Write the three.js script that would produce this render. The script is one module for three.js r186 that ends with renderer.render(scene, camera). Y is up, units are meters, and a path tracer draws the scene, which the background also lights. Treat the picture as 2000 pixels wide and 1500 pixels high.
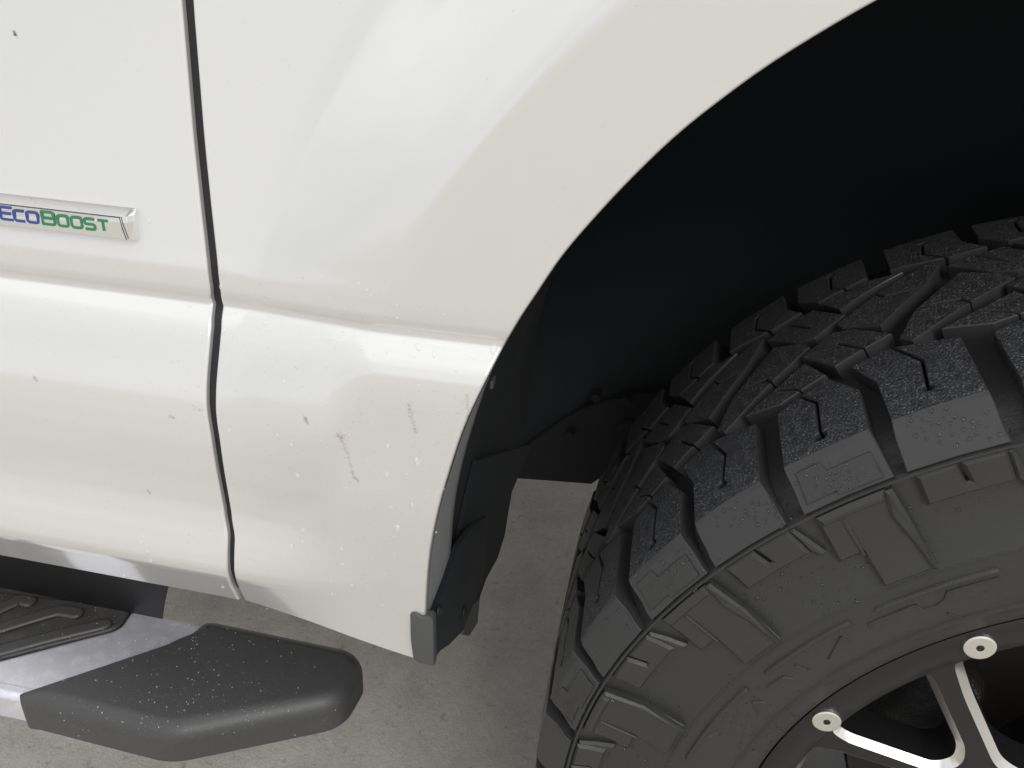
import * as THREE from 'three';
import { toCreasedNormals, mergeGeometries, mergeVertices } from 'three/addons/utils/BufferGeometryUtils.js';
import { RoundedBoxGeometry } from 'three/addons/geometries/RoundedBoxGeometry.js';
import { ImprovedNoise } from 'three/addons/math/ImprovedNoise.js';

// ------------------------------------------------------------------ camera, sky, sun, exposure
const T00 = Date.now();
const scene = new THREE.Scene();
const F = 1635.13;                                   // focal length in pixels of the 2000 x 1500 photograph
const camera = new THREE.PerspectiveCamera(2 * Math.atan(750 / F) * 180 / Math.PI, 4 / 3, 0.02, 400);
camera.position.set(-0.3938, 1.0407, 0.4883);
camera.rotation.order = 'YXZ';
camera.rotation.set(-0.4986, 0.1737, 0.0525);
camera.updateMatrixWorld(true);

const noise = new ImprovedNoise();
function fbm(x, y, z, o = 4) { let s = 0, a = 0.5; for (let i = 0; i < o; i++) { s += a * noise.noise(x, y, z); x *= 2.03; y *= 2.03; z *= 2.03; a *= 0.5; } return s; }
let seed = 20240611;
function rnd() { seed |= 0; seed = seed + 0x6D2B79F5 | 0; let t = Math.imul(seed ^ seed >>> 15, 1 | seed); t = t + Math.imul(t ^ t >>> 7, 61 | t) ^ t; return ((t ^ t >>> 14) >>> 0) / 4294967296; }
const rr = (a, b) => a + (b - a) * rnd();

const SUN = new THREE.Vector3(0.38, 0.64, 0.67).normalize();   // veiled sun, behind the camera
{ // overcast sky: brighter towards the zenith, soft cloud sheets
  const W = 512, H = 256, d = new Float32Array(W * H * 4);
  for (let j = 0; j < H; j++) for (let i = 0; i < W; i++) {
    const el = ((j + 0.5) / H - 0.5) * Math.PI, az = (i + 0.5) / W * 2 * Math.PI;
    const y = Math.max(Math.sin(el), 0), c = Math.cos(el);
    const n = fbm(Math.cos(az) * c * 2.2 + 7, y * 4.0 + 3, Math.sin(az) * c * 2.2 + 1, 5);
    const sx = Math.cos(az) * c, sz = Math.sin(az) * c, sd = sx * SUN.x + Math.sin(el) * SUN.y + sz * SUN.z;
    const L = (0.74 + 0.40 * y + 0.95 * Math.pow(Math.max(sd, 0), 5)) * (1 + 0.30 * n);
    const k = (j * W + i) * 4;
    d[k] = L * 0.98; d[k + 1] = L * 0.995; d[k + 2] = L * 1.02; d[k + 3] = 1;
  }
  const t = new THREE.DataTexture(d, W, H, THREE.RGBAFormat, THREE.FloatType);
  t.mapping = THREE.EquirectangularReflectionMapping; t.magFilter = THREE.LinearFilter; t.minFilter = THREE.LinearFilter; t.wrapS = THREE.RepeatWrapping; t.needsUpdate = true;
  scene.background = t; scene.environment = t;
}
const sun = new THREE.DirectionalLight(new THREE.Color().setRGB(1, 0.965, 0.92), 1.1);
sun.target.position.set(-0.4, 0.5, 0); sun.position.copy(sun.target.position).addScaledVector(SUN, 8);
sun.castShadow = true; sun.shadow.radius = 50; sun.shadow.mapSize.set(2048, 2048);
Object.assign(sun.shadow.camera, { left: -3, right: 3, top: 3, bottom: -3, near: 0.5, far: 20 });
scene.add(sun, sun.target);

const renderer = new THREE.WebGLRenderer({ antialias: true });
renderer.toneMapping = THREE.LinearToneMapping;
renderer.toneMappingExposure = 1.05;
renderer.shadowMap.enabled = true;

// ------------------------------------------------------------------ helpers
const V3 = (x, y, z) => new THREE.Vector3(x, y, z);
const rad = d => d * Math.PI / 180;
const clamp = (x, a, b) => Math.min(b, Math.max(a, x));
const sstep = (a, b, x) => { const t = clamp((x - a) / (b - a), 0, 1); return t * t * (3 - 2 * t); };
const lerp = (a, b, t) => a + (b - a) * t;
const rayDir = (u, v) => V3((u - 1000) / F, -(v - 750) / F, -1).applyQuaternion(camera.quaternion);
function onPlane(u, v, axis, val) { const d = rayDir(u, v); return camera.position.clone().addScaledVector(d, (val - camera.position[axis]) / d[axis]); }
function curve1(pts) {                               // monotone cubic through [x, y] pairs, x ascending
  const n = pts.length, m = new Array(n), dl = [];
  for (let i = 0; i < n - 1; i++) dl.push((pts[i + 1][1] - pts[i][1]) / (pts[i + 1][0] - pts[i][0]));
  m[0] = dl[0]; m[n - 1] = dl[n - 2];
  for (let i = 1; i < n - 1; i++) { if (dl[i - 1] * dl[i] <= 0) m[i] = 0; else { const h0 = pts[i][0] - pts[i - 1][0], h1 = pts[i + 1][0] - pts[i][0], w1 = 2 * h1 + h0, w2 = h1 + 2 * h0; m[i] = (w1 + w2) / (w1 / dl[i - 1] + w2 / dl[i]); } }
  return x => {
    if (x <= pts[0][0]) return pts[0][1] + m[0] * (x - pts[0][0]);
    if (x >= pts[n - 1][0]) return pts[n - 1][1] + m[n - 1] * (x - pts[n - 1][0]);
    let i = 0; while (x > pts[i + 1][0]) i++;
    const h = pts[i + 1][0] - pts[i][0], t = (x - pts[i][0]) / h, t2 = t * t, t3 = t2 * t;
    return (2 * t3 - 3 * t2 + 1) * pts[i][1] + (t3 - 2 * t2 + t) * h * m[i] + (-2 * t3 + 3 * t2) * pts[i + 1][1] + (t3 - t2) * h * m[i + 1];
  };
}
function gridGeo(nu, nv, fn, uvf) {                  // fn(i/nu, j/nv) -> Vector3
  const p = [], uv = [], idx = [];
  for (let j = 0; j <= nv; j++) for (let i = 0; i <= nu; i++) { const q = fn(i / nu, j / nv, i, j); p.push(q.x, q.y, q.z); const w = uvf ? uvf(q, i / nu, j / nv) : [q.x, q.y]; uv.push(w[0], w[1]); }
  for (let j = 0; j < nv; j++) for (let i = 0; i < nu; i++) { const a = j * (nu + 1) + i, b = a + 1, c = a + nu + 1, d = c + 1; idx.push(a, b, d, a, d, c); }
  const g = new THREE.BufferGeometry();
  g.setAttribute('position', new THREE.Float32BufferAttribute(p, 3)); g.setAttribute('uv', new THREE.Float32BufferAttribute(uv, 2)); g.setIndex(idx); g.computeVertexNormals();
  return g;
}
function mesh(name, geo, mat, parent, label) {
  const m = new THREE.Mesh(geo, mat); m.name = name; m.castShadow = m.receiveShadow = true; if (label) m.userData.label = label; parent.add(m); return m;
}
const strip = gs => mergeGeometries(gs.map(g => { g = g.index ? g.toNonIndexed() : g; for (const k of Object.keys(g.attributes)) if (!['position', 'normal', 'uv'].includes(k)) g.deleteAttribute(k); return g; }));
const tex = (W, H, fn, srgb, repeat) => {            // fn(x, y) -> [r, g, b] 0..255
  const d = new Uint8Array(W * H * 4);
  for (let j = 0; j < H; j++) for (let i = 0; i < W; i++) { const c = fn(i, j), k = (j * W + i) * 4; d[k] = clamp(c[0], 0, 255); d[k + 1] = clamp(c[1], 0, 255); d[k + 2] = clamp(c[2], 0, 255); d[k + 3] = 255; }
  const t = new THREE.DataTexture(d, W, H); t.wrapS = t.wrapT = THREE.RepeatWrapping; t.magFilter = THREE.LinearFilter; t.minFilter = THREE.LinearMipmapLinearFilter; t.generateMipmaps = true;
  if (srgb) t.colorSpace = THREE.SRGBColorSpace; if (repeat) t.repeat.set(repeat[0], repeat[1]); t.needsUpdate = true; return t;
};
// tileable value noise on an n-cell lattice
function lattice(n, s) { const a = new Float32Array(n * n); let q = s; for (let i = 0; i < n * n; i++) { q = (Math.imul(q, 1664525) + 1013904223) | 0; a[i] = ((q >>> 8) & 0xffff) / 65535; } return (x, y) => { const xi = Math.floor(x), yi = Math.floor(y), fx = x - xi, fy = y - yi, ux = fx * fx * (3 - 2 * fx), uy = fy * fy * (3 - 2 * fy), w = (i, j) => a[(((j % n) + n) % n) * n + ((i % n) + n) % n]; return lerp(lerp(w(xi, yi), w(xi + 1, yi), ux), lerp(w(xi, yi + 1), w(xi + 1, yi + 1), ux), uy); }; }

// ------------------------------------------------------------------ materials
const lin = (r, g, b) => new THREE.Color().setRGB(r, g, b);
const PX0 = -1.0, PX1 = -0.2, PY0 = 0.47, PY1 = 1.11;      // patch of bodywork that carries the dirt map
function paintMap(onBody) {
  const W = 2048, H = 2048, cv = document.createElement('canvas'); cv.width = W; cv.height = H; const c = cv.getContext('2d');
  c.fillStyle = 'rgb(228,227,225)'; c.fillRect(0, 0, W, H);
  const X = x => (x - PX0) / (PX1 - PX0) * W, Y = y => (1 - (y - PY0) / (PY1 - PY0)) * H;
  const dot = (x, y, r, a, col = '104,96,84') => { c.fillStyle = `rgba(${col},${a})`; c.beginPath(); c.ellipse(X(x), Y(y), r / (PX1 - PX0) * W, r * rr(0.7, 1.5) / (PY1 - PY0) * H, rr(0, 3), 0, 7); c.fill(); };
  for (let i = 0; i < 1100; i++) dot(rr(PX0 + 0.01, PX1 - 0.01), rr(PY0 + 0.01, PY1 - 0.01), rr(0.0002, 0.0004), rr(0.04, 0.16));
  for (let i = 0; i < 1100; i++) { const y = 0.53 + 0.3 * Math.pow(rnd(), 1.4), x = rr(-0.98, -0.5); dot(x, y, rr(0.0002, 0.0004), rr(0.06, 0.24)); }
  for (let i = 0; i < 420; i++) {                      // short dried dashes of road film towards the wheel
    const y = rr(0.53, 0.84), x = -0.5 - 0.22 * Math.pow(rnd(), 1.7), l = rr(0.001, 0.003); c.strokeStyle = `rgba(120,112,100,${rr(0.06, 0.24)})`; c.lineWidth = rr(0.6, 1.4); c.beginPath(); c.moveTo(X(x), Y(y)); c.lineTo(X(x + l), Y(y - l * rr(-0.1, 0.4))); c.stroke();
  }
  const smear = (pts, w, a, col = '128,118,104') => {   // dried mud runs, at their places on the fender
    for (let k = 0; k < pts.length - 1; k++) { const A = onBody(...pts[k]), B = onBody(...pts[k + 1]), n = 26; for (let i = 0; i < n; i++) { const t = i / n; dot(lerp(A.x, B.x, t) + rr(-w, w), lerp(A.y, B.y, t) + rr(-w, w), rr(0.0003, 0.0009), a * rr(0.1, 0.42), col); } }
  };
  smear([[798, 790], [802, 806], [808, 828], [812, 846]], 0.0012, 0.42);
  smear([[657, 848], [668, 862], [678, 884], [686, 912], [690, 932], [700, 940]], 0.0009, 0.3);
  smear([[594, 814], [600, 828]], 0.0014, 0.55); smear([[660, 846], [672, 856]], 0.0014, 0.45);
  smear([[376, 794], [396, 806]], 0.0016, 0.3); smear([[66, 735], [72, 745]], 0.0013, 0.4); smear([[29, 63], [31, 71]], 0.0009, 0.8, '70,66,58');
  smear([[288, 958], [294, 964]], 0.0008, 0.3); smear([[330, 812], [341, 818]], 0.0008, 0.3);
  smear([[912, 770], [914, 800], [913, 830]], 0.0004, 0.3);
  const t = new THREE.CanvasTexture(cv); t.colorSpace = THREE.SRGBColorSpace; t.anisotropy = 8; return t;
}
const paint = new THREE.MeshPhysicalMaterial({ color: 0xffffff, roughness: 0.15, metalness: 0.48, ior: 1.6, clearcoat: 1, clearcoatRoughness: 0.03 });
const plainPaint = new THREE.MeshPhysicalMaterial({ color: lin(0.76, 0.75, 0.715), roughness: 0.2, ior: 1.62, clearcoat: 1, clearcoatRoughness: 0.03 });
const g1 = lattice(128, 11), g2 = lattice(64, 5), g3 = lattice(16, 9), g4 = lattice(8, 3), g256 = lattice(256, 77);
const rubberGrainBump = tex(512, 512, (x, y) => { const v = 255 * (0.25 * g256(x / 2, y / 2) + 0.6 * g1(x / 4, y / 4) + 0.15 * g2(x / 8, y / 8)); return [v, v, v]; }, false, [1 / 0.1, 1 / 0.1]);
const treadGrainGlintMap = tex(512, 512, (x, y) => { const n = 0.7 * g1(x / 4 + 3, y / 4 + 9) + 0.3 * g256(x / 2, y / 2), f = sstep(0.6, 0.84, n) * 70, b = 42 + 28 * g1(x / 4 + 60, y / 4 + 31) + 12 * g3(x / 32, y / 32) + f; return [b * 0.99, b * 1.0, b * 1.025]; }, true, [1 / 0.1, 1 / 0.1]);  // rubber grain, with pale bluish flecks that paint in wet sky glints
const sideBump = tex(256, 256, (x, y) => { const v = 255 * (0.5 * g1(x / 2, y / 2) + 0.5 * g4(x / 32, y / 32)); return [v, v, v]; }, false, [1 / 0.05, 1 / 0.05]);
const M = {
  treadTop: new THREE.MeshPhysicalMaterial({ map: treadGrainGlintMap, bumpMap: rubberGrainBump, bumpScale: 0.0010, roughness: 0.34, ior: 1.7 }),
  rubber: new THREE.MeshPhysicalMaterial({ color: lin(0.040, 0.040, 0.041), roughness: 0.4, ior: 1.45 }),
  rubberDull: new THREE.MeshPhysicalMaterial({ color: lin(0.035, 0.035, 0.0345), roughness: 0.4, ior: 1.45, bumpMap: sideBump, bumpScale: 0.00025 }),
  blackFelt: new THREE.MeshStandardMaterial({ color: lin(0.0085, 0.0105, 0.013), roughness: 0.95 }),
  linerEdge: new THREE.MeshStandardMaterial({ color: lin(0.075, 0.076, 0.077), roughness: 0.5 }),
  stripPlastic: new THREE.MeshStandardMaterial({ color: lin(0.26, 0.265, 0.27), roughness: 0.5 }),
  darkMetal: new THREE.MeshStandardMaterial({ color: lin(0.009, 0.010, 0.010), roughness: 0.7 }),
  frameMetal: new THREE.MeshStandardMaterial({ color: lin(0.0055, 0.006, 0.0065), roughness: 0.9 }),
  seal: new THREE.MeshStandardMaterial({ color: lin(0.012, 0.012, 0.015), roughness: 0.6 }),
  rimBlack: new THREE.MeshPhysicalMaterial({ color: lin(0.011, 0.011, 0.0115), roughness: 0.38 }),
  milled: new THREE.MeshStandardMaterial({ color: lin(0.82, 0.80, 0.77), roughness: 0.3, metalness: 1 }),
  boltMetal: new THREE.MeshStandardMaterial({ color: lin(0.83, 0.81, 0.76), roughness: 0.32, metalness: 1 }),
  chrome: new THREE.MeshStandardMaterial({ color: lin(0.86, 0.86, 0.85), roughness: 0.16, metalness: 1 }),
  blue: new THREE.MeshStandardMaterial({ color: lin(0.04, 0.07, 0.30), roughness: 0.35 }),
  green: new THREE.MeshStandardMaterial({ color: lin(0.035, 0.22, 0.10), roughness: 0.35 }),
  bead: new THREE.MeshPhysicalMaterial({ color: 0xffffff, roughness: 0, ior: 1.33, transmission: 1, thickness: 0.002 }),
  water: new THREE.MeshPhysicalMaterial({ color: 0xffffff, roughness: 0, ior: 1.5, transmission: 0.8, thickness: 0 }),
};

// ------------------------------------------------------------------ ground
{
  const N = 1024, a = lattice(512, 21), b = lattice(128, 31), c = lattice(32, 41), d = lattice(8, 51);
  const h = (x, y) => 0.4 * a(x / 2, y / 2) + 0.3 * b(x / 8, y / 8) + 0.3 * c(x / 32, y / 32);
  const map = tex(N, N, (x, y) => {
    let v = 176 + 15 * (h(x, y) - 0.5) * 2 + 9 * (c(x / 32 + 5, y / 32) - 0.5) + 9 * (d(x / 128, y / 128) - 0.5);
    const s = a(x / 2 + 7, y / 2 + 2), q = b(x / 8 + 3, y / 8 + 40);
    if (s > 0.93) v -= 34 * (s - 0.93) / 0.07; if (q > 0.86) v -= 26 * (q - 0.86) / 0.14; if (s < 0.05) v += 12;
    return [v * 1.01, v * 0.99, v * 0.945];
  }, true, [1 / 1.1, 1 / 1.1]);
  const bump = tex(N, N, (x, y) => { const v = 255 * h(x, y); return [v, v, v]; }, false, [1 / 1.1, 1 / 1.1]);
  const m = new THREE.MeshStandardMaterial({ map, bumpMap: bump, bumpScale: 0.0016, roughness: 0.85 });
  const g = new THREE.PlaneGeometry(160, 160).rotateX(-Math.PI / 2);
  const u = g.attributes.uv, p = g.attributes.position; for (let i = 0; i < u.count; i++) u.setXY(i, p.getX(i) + 0.3, p.getZ(i) + 0.1);
  const o = mesh('concrete_ground', g, m, scene); o.userData = { kind: 'structure', label: 'pale grey speckled concrete ground under the truck', category: 'ground' };
}

// ------------------------------------------------------------------ the truck
const truck = new THREE.Group(); truck.name = 'pickup_truck'; scene.add(truck);
truck.userData = { label: 'pearl white pickup truck with chunky mud tyre and black side step', category: 'truck' };

// bodywork as one height field z(x, y)
const ACX = -0.0189, ACY = 0.6013, AR = 0.5092;
const prof = curve1([[0.50, 0.0135], [0.549, 0.0300], [0.573, 0.0390], [0.588, 0.0446], [0.594, 0.0468], [0.600, 0.0484], [0.606, 0.049], [0.613, 0.0480], [0.625, 0.0445], [0.640, 0.0395], [0.655, 0.0366], [0.672, 0.0362], [0.69, 0.0366], [0.705, 0.0365], [0.722, 0.0352], [0.735, 0.0330], [0.747, 0.0295], [0.76, 0.0245], [0.774, 0.0185], [0.786, 0.0125], [0.793, 0.0080], [0.798, 0.0035], [0.8015, 0.0004], [0.8048, 0.0007], [0.809, 0.0019], [0.815, 0.0028], [0.824, 0.0022], [0.84, -0.0016], [0.86, -0.0062], [0.88, -0.0106], [0.91, -0.0164], [0.95, -0.0232], [1.0, -0.0305], [1.15, -0.050], [1.3, -0.072]]);
const profLip = curve1([[0.50, 0.031], [0.56, 0.035], [0.62, 0.0415], [0.70, 0.0475], [0.76, 0.0488], [0.77, 0.0484], [0.779, 0.0472], [0.786, 0.0445], [0.793, 0.0390], [0.798, 0.0338], [0.8015, 0.0307], [0.8048, 0.0308], [0.809, 0.0320], [0.815, 0.0332], [0.826, 0.0338], [0.86, 0.0338], [0.92, 0.0338], [1.0, 0.0338], [1.1, 0.0342], [1.3, 0.036]]);
const flareAmp = curve1([[0.50, 0.0], [0.62, 0.004], [0.70, 0.0135], [0.76, 0.0245], [0.802, 0.0305], [0.83, 0.0335], [0.86, 0.0400], [0.93, 0.054], [1.0, 0.0645], [1.1, 0.078], [1.3, 0.108]]);
const flareFall = curve1([[0, 1], [0.575, 1], [0.582, 0.985], [0.592, 0.93], [0.61, 0.79], [0.64, 0.47], [0.668, 0.15], [0.680, 0.045], [0.695, 0.01], [0.74, 0]]);
function zBody(x, y) {
  const ro = Math.hypot(x - ACX, Math.max(y - ACY, -0.02));
  const fall = clamp(flareFall(Math.min(ro, 0.74)), 0, 1), yy = y - 0.0115 * fall * sstep(0.66, 0.76, y);   // the crease climbs a little as it runs out over the flare
  const z = prof(yy) + flareAmp(y) * fall;
  const lo = sstep(0.69, 0.60, y), w = sstep(lerp(0.600, 0.685, lo), lerp(0.570, 0.535, lo), ro);
  return lerp(z, profLip(yy) + 0.002 * clamp((ro - 0.51) / 0.065, 0, 1), w);
}
function nBody(x, y) { const e = 0.0006; return V3(-(zBody(x + e, y) - zBody(x - e, y)) / (2 * e), -(zBody(x, y + e) - zBody(x, y - e)) / (2 * e), 1).normalize(); }
function onBody(u, v) { let z = 0.01, p; for (let i = 0; i < 40; i++) { p = onPlane(u, v, 'z', z); z = 0.5 * z + 0.5 * zBody(p.x, p.y); } p.z = zBody(p.x, p.y); return p; }
paint.map = paintMap(onBody);
const bodyUV = q => [(q.x - PX0) / (PX1 - PX0), (q.y - PY0) / (PY1 - PY0)].map(t => clamp(t, 0.001, 0.999));
const bodyNormals = (g, isFace) => { const p = g.attributes.position, n = g.attributes.normal; for (let i = 0; i < p.count; i++) if (isFace(i)) { const q = nBody(p.getX(i), p.getY(i)); n.setXYZ(i, q.x, q.y, q.z); } };

// door gap line
const gapPts = [[364, 0], [375, 130], [386, 262], [398, 380], [409, 480], [414, 530], [418, 562], [422, 588], [422.5, 610], [420, 650], [416, 695], [412.5, 735], [411, 790], [421, 870], [434, 950], [444, 1010], [450, 1060], [449, 1095], [451, 1125], [460, 1150], [471, 1171]].map(q => onBody(...q));
const gapX = (() => { const a = gapPts.map(p => [p.y, p.x]).sort((p, q) => p[0] - q[0]).filter((p, i, A) => !i || p[0] > A[i - 1][0] + 0.002); const c = curve1(a); const top = a[a.length - 1]; return y => y > top[0] ? top[1] + 0.04 * (y - top[0]) : y < a[0][0] ? a[0][1] : c(y); })();
const gapHalf = y => lerp(0.0024, 0.0036, sstep(0.58, 0.75, y));
const YB0 = gapPts[gapPts.length - 1].y;               // bottom of the door skin

function panel(nu, rowS, P0, edges) {                 // P0(t, s) in the xy plane; t 0..1 across, s up; rolled hems on the chosen edges
  const re = 0.0022, K = 6, face = [];
  const P = (t, s) => { const A = P0(0, s), B = P0(1, s), k = Math.min(0.2, re / Math.hypot(B[0] - A[0], B[1] - A[1])); const q = lerp(edges.left ? k : 0, edges.right ? 1 - k : 1, t); return [lerp(A[0], B[0], q), lerp(A[1], B[1], q)]; };
  const cols = []; if (edges.left) for (let k = K; k >= 1; k--) cols.push([0, k]); for (let i = 0; i <= nu; i++) cols.push([edges.warp ? edges.warp(i / nu) : i / nu, 0]); if (edges.right) for (let k = 1; k <= K; k++) cols.push([1, k]);
  const rows = []; if (edges.bottom) for (let k = K; k >= 1; k--) rows.push([rowS[0], k]); for (const s of rowS) rows.push([s, 0]);
  const off = k => k <= 4 ? [re * Math.sin(k / 4 * Math.PI / 2), -re * (1 - Math.cos(k / 4 * Math.PI / 2))] : k === 5 ? [re, -re - 0.002] : [re, -re - (edges.depth || 0.005)];
  const e = 2e-3;
  const g = gridGeo(cols.length - 1, rows.length - 1, (a, b, i, j) => {
    const [t, kt] = cols[i], [s, ks] = rows[j];
    let [x, y] = P(t, s); const z = zBody(x, y); let dz = 0;
    if (kt) { const A = P(t, clamp(s - e, 0, 1)), B = P(t, clamp(s + e, 0, 1)); let dx = B[0] - A[0], dy = B[1] - A[1]; const l = Math.hypot(dx, dy) || 1; dx /= l; dy /= l; const sg = t > 0.5 ? 1 : -1, o = off(kt); x += o[0] * dy * sg; y -= o[0] * dx * sg; dz = o[1]; }
    if (ks) { const o = off(ks); y -= o[0]; dz = Math.min(dz, o[1]); }
    face.push(!kt && !ks);
    return V3(x, y, z + dz);
  }, bodyUV);
  bodyNormals(g, i => face[i]);
  return g;
}
// rows packed where the skin bends
function rowsOf(P, t) { const o = [0]; let s = 0; while (s < 1) { const y = P(t, s)[1], st = y < 0.69 ? 0.0022 : y < 0.78 ? 0.0016 : y < 0.835 ? 0.0009 : y < 0.95 ? 0.006 : 0.012; let ds = 0.0002; while (ds < 0.03) { const a = P(0, s), b = P(0, Math.min(1, s + ds)), c = P(1, s), d = P(1, Math.min(1, s + ds)); if (Math.max(Math.hypot(a[0] - b[0], a[1] - b[1]), Math.hypot(c[0] - d[0], c[1] - d[1])) >= st) break; ds *= 1.15; } s = Math.min(1, s + ds); o.push(s); } return o; }
{ // front door
  const X0 = -1.75, Y1 = 1.28;
  const P = (t, s) => { const y = lerp(YB0, Y1, s); return [lerp(X0, gapX(y) - gapHalf(y), t), y]; };
  mesh('front_door', panel(70, rowsOf(P, 0.5), P, { right: true, bottom: true, warp: t => 1 - Math.pow(1 - t, 1.8) }), paint, truck, 'white front door with body crease and flared lower edge');
}
// arch line, from its foot up and over
const archPx = [[827, 1290], [829, 1245], [831, 1198], [834, 1132], [841, 1069], [857, 991], [875, 928], [905, 838], [942, 757], [985, 674], [1018, 618], [1050, 570], [1100, 497], [1172, 413], [1250, 331], [1330, 256], [1400, 200], [1500, 127], [1600, 64], [1707, 2]];
const archPts = archPx.map(q => onBody(...q)).map(p => [p.x, p.y]);
{ const l = archPts[archPts.length - 1], r0 = Math.hypot(l[0] - ACX, l[1] - ACY), a0 = Math.atan2(l[1] - ACY, l[0] - ACX); for (let k = 1; k <= 20; k++) { const a = lerp(a0, rad(12), k / 20), r = lerp(r0, AR, Math.min(1, k / 6)); archPts.push([ACX + r * Math.cos(a), ACY + r * Math.sin(a)]); } }
const archCurve = new THREE.CatmullRomCurve3(archPts.map(p => V3(p[0], p[1], 0)), false, 'centripetal'); archCurve.arcLengthDivisions = 800;
const archAt = s => { const p = archCurve.getPointAt(clamp(s, 0, 1)); return [p.x, p.y]; };
let S135 = 0; for (let s = 0; s < 1; s += 0.0005) if (archAt(s)[1] > 0.93) { S135 = s; break; }
{ // front fender: ruled between the door gap / top line and the arch
  const Y1 = 1.28, yLow = YB0 + 0.002, yA0 = archAt(0)[1];
  const L = s => { if (s < S135) { const ya = archAt(s)[1], y = lerp(lerp(yLow, 0.62, clamp((ya - yA0) / (0.62 - yA0), 0, 1)), ya, sstep(0.60, 0.62, ya)); return [gapX(y) + gapHalf(y), y]; } const t = (s - S135) / (1 - S135); if (t < 0.25) { const y = lerp(0.93, Y1, t / 0.25); return [gapX(y) + gapHalf(y), y]; } const x0 = gapX(Y1) + gapHalf(Y1); return [lerp(x0, 0.62, (t - 0.25) / 0.75), Y1]; };
  const P = (t, s) => { const a = L(s), b = archAt(s); return [lerp(a[0], b[0], t), lerp(a[1], b[1], t)]; };
  mesh('front_fender', panel(120, rowsOf(P, 0.5), P, { left: true, right: true, bottom: true, depth: 0.006 }), paint, truck, 'white front fender with wide wheel arch');
}
{ // black seal strip near flush, standing in for the shade inside the door gap
  mesh('gap_shade_seal', gridGeo(1, 80, (a, b) => { const y = lerp(YB0 + 0.01, 1.27, b), x = gapX(y) + (a - 0.5) * 0.010; return V3(x, y, zBody(x, y) - 0.0052); }), M.seal, truck, 'black seal strip standing in for the shade in the gap between door and fender');
}
{ // upper shell, bonnet and far flank close the body off
  const w = 1.95, gs = [];
  gs.push(gridGeo(2, 24, (a, b) => { const x = lerp(-1.75, 0.62, a), t = b, z = lerp(-0.03, -w, t); return V3(x, 1.279 + 0.07 * Math.sin(Math.PI * clamp(t * 1.0, 0, 1)) + 0.0 * x, z + 0.005); }));
  mesh('bonnet', strip(gs), plainPaint, truck, 'white bonnet over the wheel well');
  mesh('far_flank', new RoundedBoxGeometry(2.37, 0.76, 0.04, 2, 0.01).translate(-0.565, 0.9, -w), plainPaint, truck, 'white far side of the truck body');
  mesh('floor_pan', new RoundedBoxGeometry(1.18, 0.06, 1.74, 2, 0.02).translate(-1.16, 0.575, -1.02), M.darkMetal, truck, 'black underbody floor pan');
  mesh('bulkhead', new RoundedBoxGeometry(0.03, 0.68, 1.9, 2, 0.01).translate(-0.60, 0.92, -0.99), M.darkMetal, truck, 'black bulkhead behind the wheel well');
  mesh('nose_panel', new RoundedBoxGeometry(0.04, 0.7, 1.9, 2, 0.01).translate(0.60, 0.92, -1.0), plainPaint, truck, 'white nose panel ahead of the wheel');
}
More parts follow.
